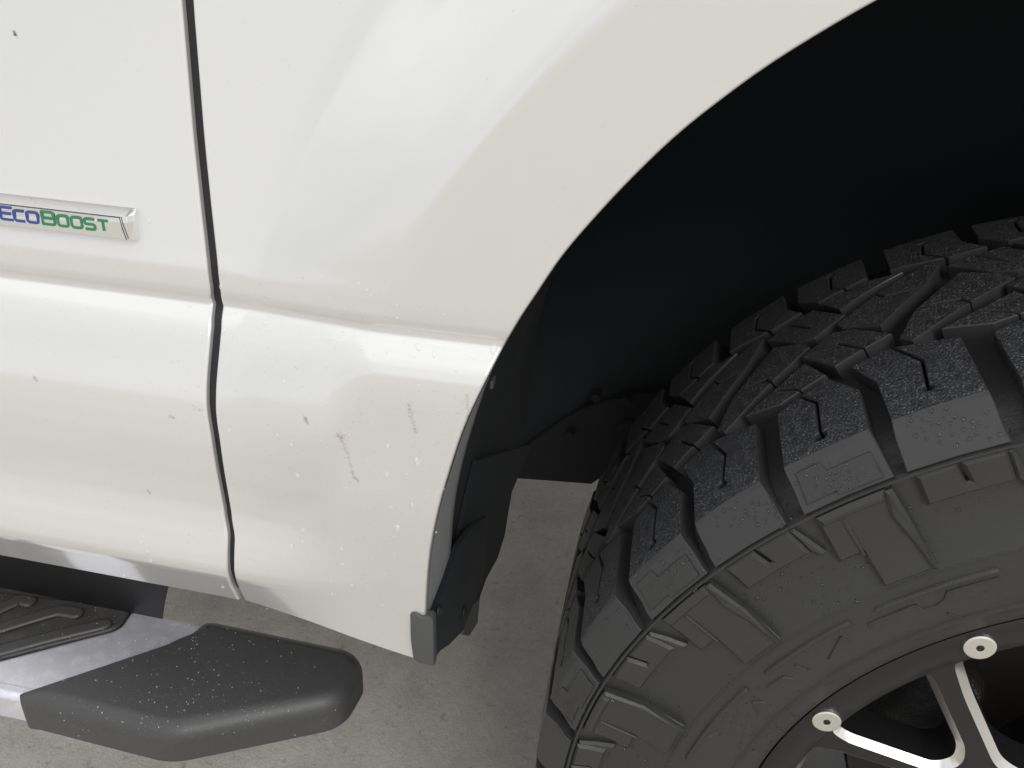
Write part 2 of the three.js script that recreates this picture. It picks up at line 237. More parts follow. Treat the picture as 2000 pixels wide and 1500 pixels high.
{ // wheel arch liner
  const N = 120, lip = s => { const p = archAt(s); return zBody(p[0], p[1]); };
  const nrm = s => { const a = archAt(clamp(s - 0.002, 0, 1)), b = archAt(clamp(s + 0.002, 0, 1)); const dx = b[0] - a[0], dy = b[1] - a[1], l = Math.hypot(dx, dy); return [-dy / l, dx / l]; };   // away from the wheel
  const off = (s, o) => { const p = archAt(s), n = nrm(s); return [p[0] + n[0] * o, p[1] + n[1] * o]; };
  const liner = mesh('wheel_arch_liner', gridGeo(24, N, (a, b) => {
    const s = lerp(0.0, 1, b), z0 = lip(s) - 0.08, dpt = 0.31 * a; const low = sstep(0.10, 0.0, s);
    const q = off(s, 0.010 - 0.012 * a - 0.018 * sstep(0.4, 0.6, a) * 0.4);
    return V3(q[0], q[1], z0 - dpt * (1 - 0.0 * low));
  }), M.blackFelt, truck, 'black felt wheel arch liner');
  // moulded plastic edge just inside the painted lip
  mesh('liner_edge', gridGeo(6, N, (a, b) => { const s = lerp(0.012, 1, b); const q = off(s, -0.0005 + 0.0105 * sstep(0.985, 1, a)); return V3(q[0], q[1], lip(s) - 0.006 - 0.078 * a * 1.0); }), M.stripPlastic, liner, 'grey plastic edge strip of the liner');
  mesh('inner_wall', (() => { const q = [[930, 928], [1155, 945], [1213, 906], [1320, 880]].map(p => onPlane(p[0], p[1], 'z', -0.44)); const sh = new THREE.Shape(); sh.moveTo(q[0].x, q[0].y); for (const p of q.slice(1)) sh.lineTo(p.x, p.y); sh.lineTo(0.55, q[3].y); sh.lineTo(0.55, 1.2); sh.lineTo(-0.62, 1.2); sh.lineTo(-0.62, q[0].y); return new THREE.ExtrudeGeometry(sh, { depth: 0.01, bevelEnabled: false }).translate(0, 0, -0.45); })(), M.blackFelt, liner);
  // the foot of the liner hangs behind the rocker and reaches inwards
  const foot = [[932, 900], [1040, 868], [1000, 960], [993, 1000], [986, 1045], [972, 1090], [950, 1130], [936, 1170], [905, 1200], [868, 1192], [882, 1130], [907, 1000]];
  const dp = (u, v) => { const d = rayDir(u, v), n = V3(1, 0, 0.14).normalize(), o = V3(-0.546, 0, 0); return camera.position.clone().addScaledVector(d, (n.dot(o) - n.dot(camera.position)) / n.dot(d)); };
  const pts = foot.map(q => dp(...q)), c2 = pts.map(p => new THREE.Vector2(p.z, p.y)), tri = THREE.ShapeUtils.triangulateShape(c2, []);
  const ps = []; for (const t of tri) for (const i of t) ps.push(pts[i].x, pts[i].y, pts[i].z);
  for (let i = 0; i < pts.length; i++) { const a = pts[i], b = pts[(i + 1) % pts.length]; const A = [a.x - 0.004, a.y, a.z], B = [b.x - 0.004, b.y, b.z]; ps.push(a.x, a.y, a.z, b.x, b.y, b.z, ...B, a.x, a.y, a.z, ...B, ...A); }
  const g = new THREE.BufferGeometry(); g.setAttribute('position', new THREE.Float32BufferAttribute(ps, 3)); g.setAttribute('uv', new THREE.Float32BufferAttribute(new Array(ps.length / 3 * 2).fill(0), 2)); g.computeVertexNormals();
  mesh('liner_foot', g, M.blackFelt, liner);
  for (const [u, v] of [[962, 747]]) { const p = onPlane(u, v, 'z', -0.045); const c = mesh('clip', new RoundedBoxGeometry(0.003, 0.007, 0.010, 2, 0.0012).translate(p.x, p.y, p.z), M.linerEdge, liner); }
}

// splash guard at the foot of the arch
{
  const A = archAt(0.05), B = archAt(0.0), zo = zBody(B[0], 0.56);
  const dpx = (u, v) => onPlane(u, v, 'x', B[0] + 0.010);
  const flap = [[842, 1212], [862, 1158], [880, 1140], [912, 1132], [938, 1136], [930, 1190], [905, 1230], [880, 1268], [862, 1292], [850, 1301], [838, 1300]].map(q => dpx(...q));
  // outer grey face, wrapping over the fender corner
  const face = [[800, 1203], [803, 1199], [812, 1199], [824, 1206], [836, 1207], [842, 1206], [846, 1212], [848, 1301], [842, 1302], [816, 1296], [806, 1286], [801, 1250]].map(q => onPlane(q[0], q[1], 'z', zo + 0.005));
  const sh = new THREE.Shape(face.map(p => new THREE.Vector2(p.x, p.y)));
  const g = new THREE.ExtrudeGeometry(sh, { depth: 0.005, bevelEnabled: true, bevelThickness: 0.0022, bevelSize: 0.0018, bevelOffset: -0.0018, bevelSegments: 4 }); g.translate(0, 0, zo - 0.002);
  const xr = Math.max(...face.map(p => p.x));
  const yT = face[5].y, yB = face[7].y;
  const sg = new THREE.Shape(); [[zo + 0.002, yT - 0.006], [zo - 0.04, yT - 0.004], [zo - 0.075, yT + 0.004], [zo - 0.12, yT - 0.012], [zo - 0.19, yT - 0.05], [zo - 0.215, yT - 0.11], [zo - 0.17, yT - 0.125], [zo - 0.10, yB - 0.065], [zo - 0.05, yB - 0.033], [zo - 0.02, yB - 0.01], [zo + 0.002, yB]].forEach((q, i) => i ? sg.lineTo(-q[0], q[1]) : sg.moveTo(-q[0], q[1]));
  const g2_ = new THREE.ExtrudeGeometry(sg, { depth: 0.003, bevelEnabled: true, bevelThickness: 0.001, bevelSize: 0.001, bevelOffset: -0.001, bevelSegments: 2 }); g2_.rotateY(Math.PI / 2); g2_.translate(xr - 0.006, 0, 0);
  const root = mesh('splash_guard', toCreasedNormals(strip([g]), 0.6), M.linerEdge, truck, 'dark grey plastic splash guard at the foot of the arch');
  mesh('guard_flap', toCreasedNormals(strip([g2_]), 0.6), M.blackFelt, root, 'black flap facing the wheel');
  for (const [u, v, r] of [[858, 1193, 0.0045], [908, 1196, 0.006]]) { const p = onPlane(u, v, 'x', xr); const s = mesh('screw', new THREE.LatheGeometry([[0, 0.004], [r * 0.4, 0.0039], [r * 0.45, 0.002], [r * 0.9, 0.0018], [r, 0.001], [r, 0]].map(q => new THREE.Vector2(q[0], q[1])), 16).rotateZ(-Math.PI / 2).translate(p.x - 0.001, p.y, p.z), M.darkMetal, root); }
  const tp = [[912, 1196], [936, 1166], [931, 1216], [916, 1240], [903, 1238]].map(q => onPlane(q[0], q[1], 'x', xr - 0.02));
  const st = new THREE.Shape(tp.map(p => new THREE.Vector2(-p.z, p.y)));
  mesh('tab', new THREE.ExtrudeGeometry(st, { depth: 0.006, bevelEnabled: true, bevelThickness: 0.001, bevelSize: 0.001, bevelSegments: 2 }).rotateY(Math.PI / 2).translate(xr - 0.026, 0, 0), M.linerEdge, root);
}

// ------------------------------------------------------------------ badge
{
  const yb = 0.8418, yf = 0.8590, yt = 0.8627, zf = 0.0085, x0 = -0.905, x1 = -0.7478, xe = -0.7442, zw = zBody(-0.8, 0.855);
  // cross-section (y, z): foot, lower front edge, upper front edge, back top
  const sec = k => { const ya = lerp(yb, yb + 0.0020, k), za = lerp(zf - 0.0025, 0.0035, k); return [[yb, zw - 0.001], [yb + 0.0003, zw + 0.004 * (1 - k) + 0.002 * k], [yb + 0.0012, zw + za], [yf - 0.004, zw + lerp(zf, 0.0045, k)], [yf, zw + lerp(zf, 0.0045, k)], [yt - 0.0008, zw + lerp(0.003, 0.0025, k)], [yt, zw + 0.0015], [yt, zw - 0.001]]; };
  const st = [[x0, 0, 0], [x1, 0, 0], [x1 + 0.0012, 0.12, 0.0004], [xe, 0.9, 0.001], [xe + 0.0006, 1, 0.0012]];
  const n = sec(0).length;
  let g = gridGeo(n - 1, st.length - 1, (a, b, i, j) => { const s = sec(st[j][1])[i], sk = st[j][0] + 0.0008 * ((yf - s[0]) / (yf - yb)) * (st[j][1] > -1 && j > 0 ? 1 : 0); return V3(sk, s[0], s[1]); });
  g = toCreasedNormals(g.toNonIndexed(), 0.25);
  const end = (() => { const s = sec(1), p = []; const X = q => xe + 0.0006 + 0.0008 * ((yf - q[0]) / (yf - yb)); for (let i = 1; i < s.length - 1; i++) p.push(X(s[0]), s[0][0], s[0][1], X(s[i]), s[i][0], s[i][1], X(s[i + 1]), s[i + 1][0], s[i + 1][1]); const e = new THREE.BufferGeometry(); e.setAttribute('position', new THREE.Float32BufferAttribute(p, 3)); e.setAttribute('uv', new THREE.Float32BufferAttribute(new Array(p.length / 3 * 2).fill(0), 2)); e.computeVertexNormals(); return e; })();
  const badge = mesh('badge', strip([g, end]), M.chrome, truck, 'chrome door badge with blue and green lettering');
  // inset face plate with a fine joint round it
  const tilt = Math.atan2(0.0025, yf - 0.004 - (yb + 0.0012));
  const yA = yb + 0.0018, yC = yf - 0.0012, zAt = y => zw + lerp(zf - 0.0025, zf, clamp((y - yb - 0.0012) / (yf - 0.004 - yb - 0.0012), 0, 1));
  const pl = new THREE.Shape(); pl.moveTo(x0, yA); pl.lineTo(x1 - 0.0006, yA); pl.quadraticCurveTo(x1 - 0.0024, (yA + yC) / 2, x1 - 0.0036, yC); pl.lineTo(x0, yC);
  const pg = new THREE.ExtrudeGeometry(pl, { depth: 0.0005, bevelEnabled: true, bevelSize: 0.0003, bevelThickness: 0.0003, bevelSegments: 2, curveSegments: 10 });
  { const p = pg.attributes.position; for (let i = 0; i < p.count; i++) p.setZ(i, p.getZ(i) + zAt(p.getY(i)) - 0.0002); pg.computeVertexNormals(); }
  const facePlate = mesh('face_plate', toCreasedNormals(pg, 0.5), new THREE.MeshStandardMaterial({ color: lin(0.83, 0.83, 0.80), roughness: 0.28, metalness: 0.9 }), badge, 'satin silver face plate');
  const sheared = [badge, facePlate];
  // letters as rounded strokes
  function roundPath(pts, r, closed) {
    const out = [], n = pts.length;
    for (let i = 0; i < n; i++) {
      if (!closed && (i === 0 || i === n - 1)) { out.push(pts[i]); continue; }
      const p = pts[i], a = pts[(i + n - 1) % n], b = pts[(i + 1) % n];
      const la = Math.hypot(a[0] - p[0], a[1] - p[1]), lb = Math.hypot(b[0] - p[0], b[1] - p[1]), k = Math.min(r, la * 0.45, lb * 0.45);
      const A = [p[0] + (a[0] - p[0]) / la * k, p[1] + (a[1] - p[1]) / la * k], B = [p[0] + (b[0] - p[0]) / lb * k, p[1] + (b[1] - p[1]) / lb * k];
      for (let t = 0; t <= 4; t++) { const u = t / 4; out.push([lerp(lerp(A[0], p[0], u), lerp(p[0], B[0], u), u), lerp(lerp(A[1], p[1], u), lerp(p[1], B[1], u), u)]); }
    }
    return out;
  }
  function ribbon(pts, w, closed, h) {
    const n = pts.length, L = [], R = [];
    for (let i = 0; i < n; i++) {
      const a = pts[closed ? (i + n - 1) % n : Math.max(i - 1, 0)], b = pts[closed ? (i + 1) % n : Math.min(i + 1, n - 1)], p = pts[i];
      const d1 = [p[0] - a[0], p[1] - a[1]], d2 = [b[0] - p[0], b[1] - p[1]], nn = d => { const l = Math.hypot(...d); return l < 1e-9 ? null : [-d[1] / l, d[0] / l]; };
      const n1 = nn(d1) || nn(d2), n2 = nn(d2) || n1; let m = [(n1[0] + n2[0]) / 2, (n1[1] + n2[1]) / 2]; const l2 = m[0] * m[0] + m[1] * m[1]; m = [m[0] / l2, m[1] / l2];
      L.push([p[0] + m[0] * w / 2, p[1] + m[1] * w / 2]); R.push([p[0] - m[0] * w / 2, p[1] - m[1] * w / 2]);
    }
    const P = [], q = (a, za, b, zb, c, zc, d, zd) => P.push(a[0], a[1], za, b[0], b[1], zb, c[0], c[1], zc, a[0], a[1], za, c[0], c[1], zc, d[0], d[1], zd);
    const m = closed ? n : n - 1;
    for (let i = 0; i < m; i++) { const j = (i + 1) % n; q(R[i], h, R[j], h, L[j], h, L[i], h); q(R[i], 0, R[j], 0, R[j], h, R[i], h); q(L[j], 0, L[i], 0, L[i], h, L[j], h); }
    if (!closed) { q(L[0], 0, R[0], 0, R[0], h, L[0], h); q(R[n - 1], 0, L[n - 1], 0, L[n - 1], h, R[n - 1], h); }
    const g = new THREE.BufferGeometry(); g.setAttribute('position', new THREE.Float32BufferAttribute(P, 3)); g.setAttribute('uv', new THREE.Float32BufferAttribute(new Array(P.length / 3 * 2).fill(0), 2)); return g;
  }
  const glyph = { E: [[[[1, 1], [0, 1], [0, 0], [1, 0]], 0], [[[0.05, 0.5], [0.86, 0.5]], 0]], C: [[[[1, 1], [0, 1], [0, 0], [1, 0]], 0]], O: [[[[0, 0], [1, 0], [1, 1], [0, 1]], 1]], B: [[[[0, 0.03], [0, 0], [0.03, 0], [1, 0], [1, 0.5], [0.95, 0.5], [0.95, 1], [0.03, 1], [0, 1], [0, 0.97]], 1], [[[0.05, 0.5], [0.9, 0.5]], 0]], S: [[[[1, 1], [0, 1], [0, 0.5], [1, 0.5], [1, 0], [0, 0]], 0]], T: [[[[0, 1], [1, 1]], 0], [[[0.5, 1], [0.5, 0]], 0]] };
  const row = [['E', 1, 30, 1.16, 0], ['C', 28.5, 53, 1, 0], ['O', 53.5, 79.5, 1, 0], ['B', 83.5, 112, 1.16, 1], ['O', 113.5, 138, 1, 1], ['O', 140, 165, 1, 1], ['S', 166, 190, 1, 1], ['T', 192, 217, 1, 1]];
  const pxToX = u => { const v = 425 + u * 0.11; return onPlane(u, v, 'z', zw + zf).x; };
  const base = yb + 0.0050, hh = 0.0086, sw = 0.0019;
  for (const [ch, u0, u1, k, col] of row) {
    const xa = pxToX(u0) + sw / 2, xb = pxToX(u1) - sw / 2, H = hh * k - sw + 0.0004;
    const map = (p, d) => [lerp(xa, xb, p[0]) + 0.0 * p[1], base + sw / 2 + H * p[1]];
    const gs = glyph[ch].map(([pts, cl]) => { const g = ribbon(roundPath(pts.map(p => map(p)), 0.0021, cl), sw, cl, 0.00035); const p = g.attributes.position; for (let i = 0; i < p.count; i++) p.setZ(i, p.getZ(i) + zAt(p.getY(i)) + 0.00055); g.computeVertexNormals(); return g; });
    sheared.push(mesh('letter', strip(gs), col ? M.green : M.blue, badge, (col ? 'green' : 'dark blue') + ' letter ' + ch));
  }
  { const g = ribbon([[x0, yC + 0.0004], [x1 - 0.0034, yC + 0.0004], [x1 - 0.0021, (yA + yC) / 2], [x1 - 0.0003, yA - 0.0003]], 0.00045, false, 0.0002); const p = g.attributes.position; for (let i = 0; i < p.count; i++) p.setZ(i, p.getZ(i) + zAt(p.getY(i)) + 0.0011); g.computeVertexNormals(); sheared.push(mesh('joint', g, M.seal, badge, 'fine dark joint round the face plate')); }
  for (const m of sheared) { const p = m.geometry.attributes.position; for (let i = 0; i < p.count; i++) p.setZ(i, p.getZ(i) + zBody(-0.8, p.getY(i)) - zw); m.geometry.computeVertexNormals(); }
}

// ------------------------------------------------------------------ tyre
const TR = 0.44, TCZ = -0.105;
const tyreCentre = V3(0, 0.44, 0);
const crown = z => TR - 0.0028 * Math.pow(Math.abs((z - TCZ) / 0.14), 4);
const tyre = new THREE.Group();
function cylHit() { }
// slab: polygon in metres (a, b) raised from h0 to h1 with a small chamfer, mapped by fn(a, b, h)
function slab(poly, fn, h0, h1, bev, lev = 1, crease = 0.5) {
  let area = 0; for (let i = 0; i < poly.length; i++) { const p = poly[i], q = poly[(i + 1) % poly.length]; area += p[0] * q[1] - q[0] * p[1]; }
  if (area < 0) poly = poly.slice().reverse();
  const n = poly.length, ins = poly.map((p, i) => {
    const a = poly[(i + n - 1) % n], b = poly[(i + 1) % n]; const u = [p[0] - a[0], p[1] - a[1]], v = [b[0] - p[0], b[1] - p[1]], lu = Math.hypot(...u), lv = Math.hypot(...v);
    const n1 = [-u[1] / lu, u[0] / lu], n2 = [-v[1] / lv, v[0] / lv]; let m = [(n1[0] + n2[0]) / 2, (n1[1] + n2[1]) / 2]; const l2 = Math.max(m[0] * m[0] + m[1] * m[1], 0.25); return [p[0] + m[0] / l2 * bev, p[1] + m[1] / l2 * bev];
  });
  let tris = THREE.ShapeUtils.triangulateShape(ins.map(p => new THREE.Vector2(...p)), []).map(t => t.map(i => ins[i]));
  const mid = (a, b) => [(a[0] + b[0]) / 2, (a[1] + b[1]) / 2];
  for (let k = 0; k < lev; k++) tris = tris.flatMap(([a, b, c]) => { const ab = mid(a, b), bc = mid(b, c), ca = mid(c, a); return [[a, ab, ca], [ab, b, bc], [ca, bc, c], [ab, bc, ca]]; });
  const P = [], U = [], put = (p, h) => { const q = fn(p[0], p[1], h); P.push(q.x, q.y, q.z); U.push(p[0] + h * 0.7, p[1] + h); };
  for (const t of tris) for (const p of t) put(p, h1);
  const nTop = P.length / 3, m = 1 << lev;
  for (let i = 0; i < n; i++) { const j = (i + 1) % n; for (let k = 0; k < m; k++) {
    const e = (A, B, t) => [lerp(A[0], B[0], t), lerp(A[1], B[1], t)]; const t0 = k / m, t1 = (k + 1) / m;
    const i0 = e(ins[i], ins[j], t0), i1 = e(ins[i], ins[j], t1), o0 = e(poly[i], poly[j], t0), o1 = e(poly[i], poly[j], t1);
    put(o0, h1 - bev); put(o1, h1 - bev); put(i1, h1); put(o0, h1 - bev); put(i1, h1); put(i0, h1);
    put(o0, h0); put(o1, h0); put(o1, h1 - bev); put(o0, h0); put(o1, h1 - bev); put(o0, h1 - bev);
  } }
  let g = new THREE.BufferGeometry(); g.setAttribute('position', new THREE.Float32BufferAttribute(P, 3)); g.setAttribute('uv', new THREE.Float32BufferAttribute(U, 2));
  g = toCreasedNormals(g, crease); g.clearGroups(); g.addGroup(0, nTop, 0); g.addGroup(nTop, P.length / 3 - nTop, 1);
  return g;
}
function addSlit(poly, ei, path, w, hole) {            // cut a narrow sipe from edge ei inwards
  const A = poly[ei], B = poly[(ei + 1) % poly.length];
  const ed = [B[0] - A[0], B[1] - A[1]], left = [], right = [];
  for (let i = 0; i < path.length; i++) {
    const a = path[Math.max(i - 1, 0)], b = path[Math.min(i + 1, path.length - 1)], p = path[i];
    const nn = (q, r) => { const d = [r[0] - q[0], r[1] - q[1]], l = Math.hypot(...d); return l < 1e-9 ? null : [-d[1] / l, d[0] / l]; };
    const n1 = nn(a, p) || nn(p, b), n2 = nn(p, b) || n1; let m = [(n1[0] + n2[0]) / 2, (n1[1] + n2[1]) / 2]; const l2 = m[0] * m[0] + m[1] * m[1]; m = [m[0] / l2, m[1] / l2];
    left.push([p[0] + m[0] * w / 2, p[1] + m[1] * w / 2]); right.push([p[0] - m[0] * w / 2, p[1] - m[1] * w / 2]);
  }
  const toEdge = (p, q) => { const d = [q[0] - p[0], q[1] - p[1]], det = d[0] * -ed[1] + d[1] * ed[0]; const t = ((A[0] - p[0]) * -ed[1] + (A[1] - p[1]) * ed[0]) / det; return [p[0] + d[0] * t, p[1] + d[1] * t]; };
  left[0] = toEdge(left[0], left[1]); right[0] = toEdge(right[0], right[1]);
  const along = p => (p[0] - A[0]) * ed[0] + (p[1] - A[1]) * ed[1];
  let f = left, s = right; if (along(left[0]) > along(right[0])) { f = right; s = left; }
  const tip = [];
  if (hole) { const e = path[path.length - 1], a0 = Math.atan2(f[f.length - 1][1] - e[1], f[f.length - 1][0] - e[0]), pr = path[path.length - 2], back = Math.atan2(pr[1] - e[1], pr[0] - e[0]); const cr = Math.sin(a0 - back) > 0 ? 1 : -1; const g = Math.asin(Math.min(0.9, w / 2 / hole)); for (let k = 0; k <= 9; k++) { const t = back + cr * (g + (2 * Math.PI - 2 * g) * k / 9); tip.push([e[0] + hole * Math.cos(t), e[1] + hole * Math.sin(t)]); } f = f.slice(0, -1); s = s.slice(0, -1); }
  return [...poly.slice(0, ei + 1), ...f, ...tip, ...s.slice().reverse(), ...poly.slice(ei + 1)];
}
const TA = t => rad(t) * TR;                           // angle on the tread -> metres
const treadMap = (a, b, h) => { const th = a / TR, r = crown(b) + h; return V3(r * Math.cos(th), r * Math.sin(th), b); };
const T0 = 126;                                        // local zero of the repeat
const PT = L => L.map(([t, z]) => [TA(t - T0), z]);
let shA = PT([[126.2, -0.042], [122.9, -0.047], [117.5, -0.032], [117.8, 0.0335], [124.7, 0.0335], [124.7, -0.011]]);
shA = addSlit(shA, 1, PT([[122.5, -0.0458], [120.9, -0.018], [121.4, 0.014]]), 0.0019, 0.0036);
let shB = PT([[128.1, -0.039], [126.1, -0.011], [126.4, 0.0335], [133.6, 0.0335], [133.3, -0.028], [130.6, -0.036]]);
shB = addSlit(shB, 4, PT([[130.95, -0.0348], [129.7, -0.018], [130.05, 0.020]]), 0.0019, 0.0042);
const grow = L => { const c = [0, 1].map(k => L.reduce((a, p) => a + p[k], 0) / L.length); return L.map(p => p.map((v, k) => c[k] + (v - c[k]) * 1.085)); };
let cC1 = grow(PT([[129.8, -0.087], [126.7, -0.101], [125.1, -0.095], [122.4, -0.067], [127.3, -0.054]]));
cC1 = addSlit(cC1, 3, PT([[124.75, -0.0608], [125.2, -0.066], [126.6, -0.083]]), 0.0013);
let cC5 = grow(PT([[139.3, -0.058], [137.4, -0.087], [132.7, -0.124], [129.8, -0.106], [129.5, -0.0965], [138.5, -0.049]]));
cC5 = addSlit(cC5, 4, PT([[133.4, -0.0758], [133.9, -0.084], [136.2, -0.0885]]), 0.0013);
let cC6 = grow(PT([[136.1, -0.050], [132.3, -0.0645], [130.0, -0.075], [128.6, -0.0475], [132.8, -0.0395]]));
cC6 = addSlit(cC6, 3, PT([[130.9, -0.0431], [131.3, -0.048], [133.0, -0.059]]), 0.0013);
const kinds = [shA, shB, cC1, cC5, cC6];
const farZ = z => z < -0.15 ? -0.15 - (-0.15 - z) * 0.7 : z, FARS = 0.182;
const mirror = L => L.map(([a, b]) => [TA(255.2 - 2 * T0) - a, farZ(-0.21 - b)]);
const DEPTH = 0.012;
const blockGeos = [...kinds, ...kinds.map(mirror)].map(p => slab(p, treadMap, -DEPTH - 0.003, 0, 0.0007, 1, 0.35));

// carcass
const halfProf = [[0.4280, -0.105], [0.4280, -0.02], [0.4268, 0.012], [0.4245, 0.0235], [0.4195, 0.034], [0.4145, 0.0435], [0.4125, 0.0495], [0.4130, 0.0535], [0.4124, 0.0548], [0.4108, 0.0548], [0.4100, 0.0535], [0.4094, 0.0495], [0.395, 0.0480], [0.38, 0.0480], [0.362, 0.0505], [0.350, 0.0542], [0.3435, 0.0556], [0.3427, 0.0563], [0.3415, 0.0563], [0.3408, 0.0556], [0.330, 0.0556], [0.316, 0.0543], [0.303, 0.0508], [0.2955, 0.0478], [0.294, 0.0485], [0.292, 0.0482], [0.290, 0.0455], [0.2825, 0.0425], [0.2765, 0.0398], [0.2738, 0.0380], [0.2727, 0.034], [0.268, 0.022]];
const full = [...halfProf.slice(1).reverse().map(([r, z]) => [r, -FARS - z]), ...halfProf];
{
  const g = new THREE.LatheGeometry(full.map(([r, z]) => new THREE.Vector2(r, z)), 240); g.rotateX(Math.PI / 2);
  const m = mesh('tyre', toCreasedNormals(g.toNonIndexed(), 0.6), M.rubberDull, truck, 'black knobbly off-road mud tyre beaded with rain'); m.position.copy(tyreCentre);
  tyre.mesh = m;
}
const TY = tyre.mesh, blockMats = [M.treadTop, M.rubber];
// shoulder profile (w along it, outer surface)
const shP = [[0.4378, 0.0330], [0.4358, 0.0364], [0.4322, 0.0396], [0.4282, 0.0424], [0.4240, 0.0462], [0.4200, 0.0512], [0.4150, 0.0548]];
const shL = [0]; for (let i = 1; i < shP.length; i++) shL.push(shL[i - 1] + Math.hypot(shP[i][0] - shP[i - 1][0], shP[i][1] - shP[i - 1][1]));
const WS = shL[shL.length - 1], shR = curve1(shL.map((l, i) => [l, shP[i][0]])), shZ = curve1(shL.map((l, i) => [l, shP[i][1]]));
const shoulderMap = far => (a, b, h) => { const w = clamp(b, 0, WS), e = 1e-4, dr = shR(w + e) - shR(w - e), dz = shZ(w + e) - shZ(w - e), l = Math.hypot(dr, dz); const r = shR(w) + (dz / l) * h, z = shZ(w) + (-dr / l) * h, th = a / TR; return V3(r * Math.cos(th), r * Math.sin(th), far ? -FARS - z : z); };
const SP = L => L.map(([t, w]) => [TA(t - T0), w]);
const dens = (L) => { const o = []; for (let i = 0; i < L.length; i++) { const a = L[i], b = L[(i + 1) % L.length], n = Math.max(1, Math.round(Math.abs(a[1] - b[1]) / 0.007)); for (let k = 0; k < n; k++) o.push([lerp(a[0], b[0], k / n), lerp(a[1], b[1], k / n)]); } return o; };
const lugA = slab(dens(SP([[117.8, 0], [124.7, 0], [125.0, 0.012], [125.2, WS], [117.6, WS], [117.7, 0.012]])), shoulderMap(0), -0.011, 0, 0.0006, 1, 0.6);
const lugB = slab(dens(SP([[126.4, 0], [133.6, 0], [133.7, 0.012], [133.9, WS], [126.2, WS], [126.3, 0.012]])), shoulderMap(0), -0.011, 0, 0.0006, 1, 0.6);
const plateB = slab(dens(SP([[132.9, 0.0075], [130.8, 0.0075], [130.6, 0.0135], [127.0, 0.0135], [126.9, WS - 0.002], [130.6, WS - 0.002], [130.6, WS - 0.0045], [133.2, WS - 0.0045]])), shoulderMap(0), -0.001, 0.0013, 0.0004, 1, 0.6);
const lugAf = slab(dens(SP([[118.2, 0], [124.3, 0], [125.0, WS], [117.9, WS]])).map(([a, b]) => [TA(255.2 - 2 * T0) - a, b]), shoulderMap(1), -0.011, 0, 0.0006, 1, 0.6);
const lugBf = slab(dens(SP([[126.7, 0], [133.2, 0], [133.6, WS], [126.5, WS]])).map(([a, b]) => [TA(255.2 - 2 * T0) - a, b]), shoulderMap(1), -0.011, 0, 0.0006, 1, 0.6);
// sidewall lugs: (angle, radius) on the sidewall, h along +z
const swZ = curve1(halfProf.filter(p => p[0] <= 0.4094 && p[0] > 0.272).map(p => [p[0], p[1]]).sort((a, b) => a[0] - b[0]));
const swMap = (a, b, h) => { const th = a; return V3(b * Math.cos(th), b * Math.sin(th), swZ(Math.min(b, 0.4094)) + h); };
const SW = L => L.map(([t, r]) => [rad(t - T0), r]);
const rslab = (L, h1, bev, h0 = -0.002, lev = 1) => { // angle axis scaled to metres for an even chamfer
  const q = SW(L).map(([a, r]) => [a * 0.38, r]); return slab(q, (a, b, h) => swMap(a / 0.38, b, h), h0, h1, bev, lev, 0.5); };
const bigLug = [rslab([[133.5, 0.4092], [126.8, 0.4092], [126.9, 0.402], [126.5, 0.347], [132.0, 0.3465], [131.9, 0.3715], [134.3, 0.3715], [133.7, 0.4]], 0.0050, 0.0022)];
const bigRib = rslab([[126.75, 0.4085], [127.4, 0.4085], [128.0, 0.39], [127.0, 0.350], [126.6, 0.347]], 0.0080, 0.0018, 0.001);
const bigStep = rslab([[133.3, 0.409], [127.3, 0.409], [127.4, 0.4005], [133.5, 0.4005]], 0.0078, 0.0030, 0.001);
const bigLine = rslab([[131.7, 0.4], [131.3, 0.4], [131.7, 0.3705], [132.0, 0.3705]], 0.0060, 0.0006, 0.002, 0);
const smallLug = rslab(addSlit([[124.8, 0.4092], [118.0, 0.4092], [117.8, 0.3870], [125.0, 0.3865]].map(q => [q[0] * rad(1) * 0.38, q[1]]), 0, [[121.5, 0.4092], [121.4, 0.40], [121.3, 0.3945]].map(q => [q[0] * rad(1) * 0.38, q[1]]), 0.0018).map(q => [q[0] / rad(1) / 0.38, q[1]]), 0.0052, 0.0020, -0.002, 1);
const smallWedge = rslab([[118.0, 0.4085], [117.5, 0.4085], [116.6, 0.3820], [117.2, 0.3805], [117.8, 0.388]], 0.0046, 0.0018);
let blockCount = 0;
for (let k = 0; k < 20; k++) {
  const R0 = rad(T0 + 18 * k);
  const put = (name, geo, mat) => { const m = mesh(name, geo, mat, TY); m.rotation.z = R0; return m; };
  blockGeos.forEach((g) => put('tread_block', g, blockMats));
  put('shoulder_lug', lugA, M.rubber); put('shoulder_lug', lugB, M.rubber); put('shoulder_plate', plateB, M.rubberDull);
  put('shoulder_lug', lugAf, M.rubber); put('shoulder_lug', lugBf, M.rubber);
  put('sidewall_lug', bigLug[0], M.rubberDull); put('sidewall_rib', bigRib, M.rubberDull); put('sidewall_step', bigStep, M.rubberDull); put('sidewall_line', bigLine, M.rubberDull);
  put('sidewall_lug', smallLug, M.rubberDull); put('sidewall_rib', smallWedge, M.rubberDull);
}
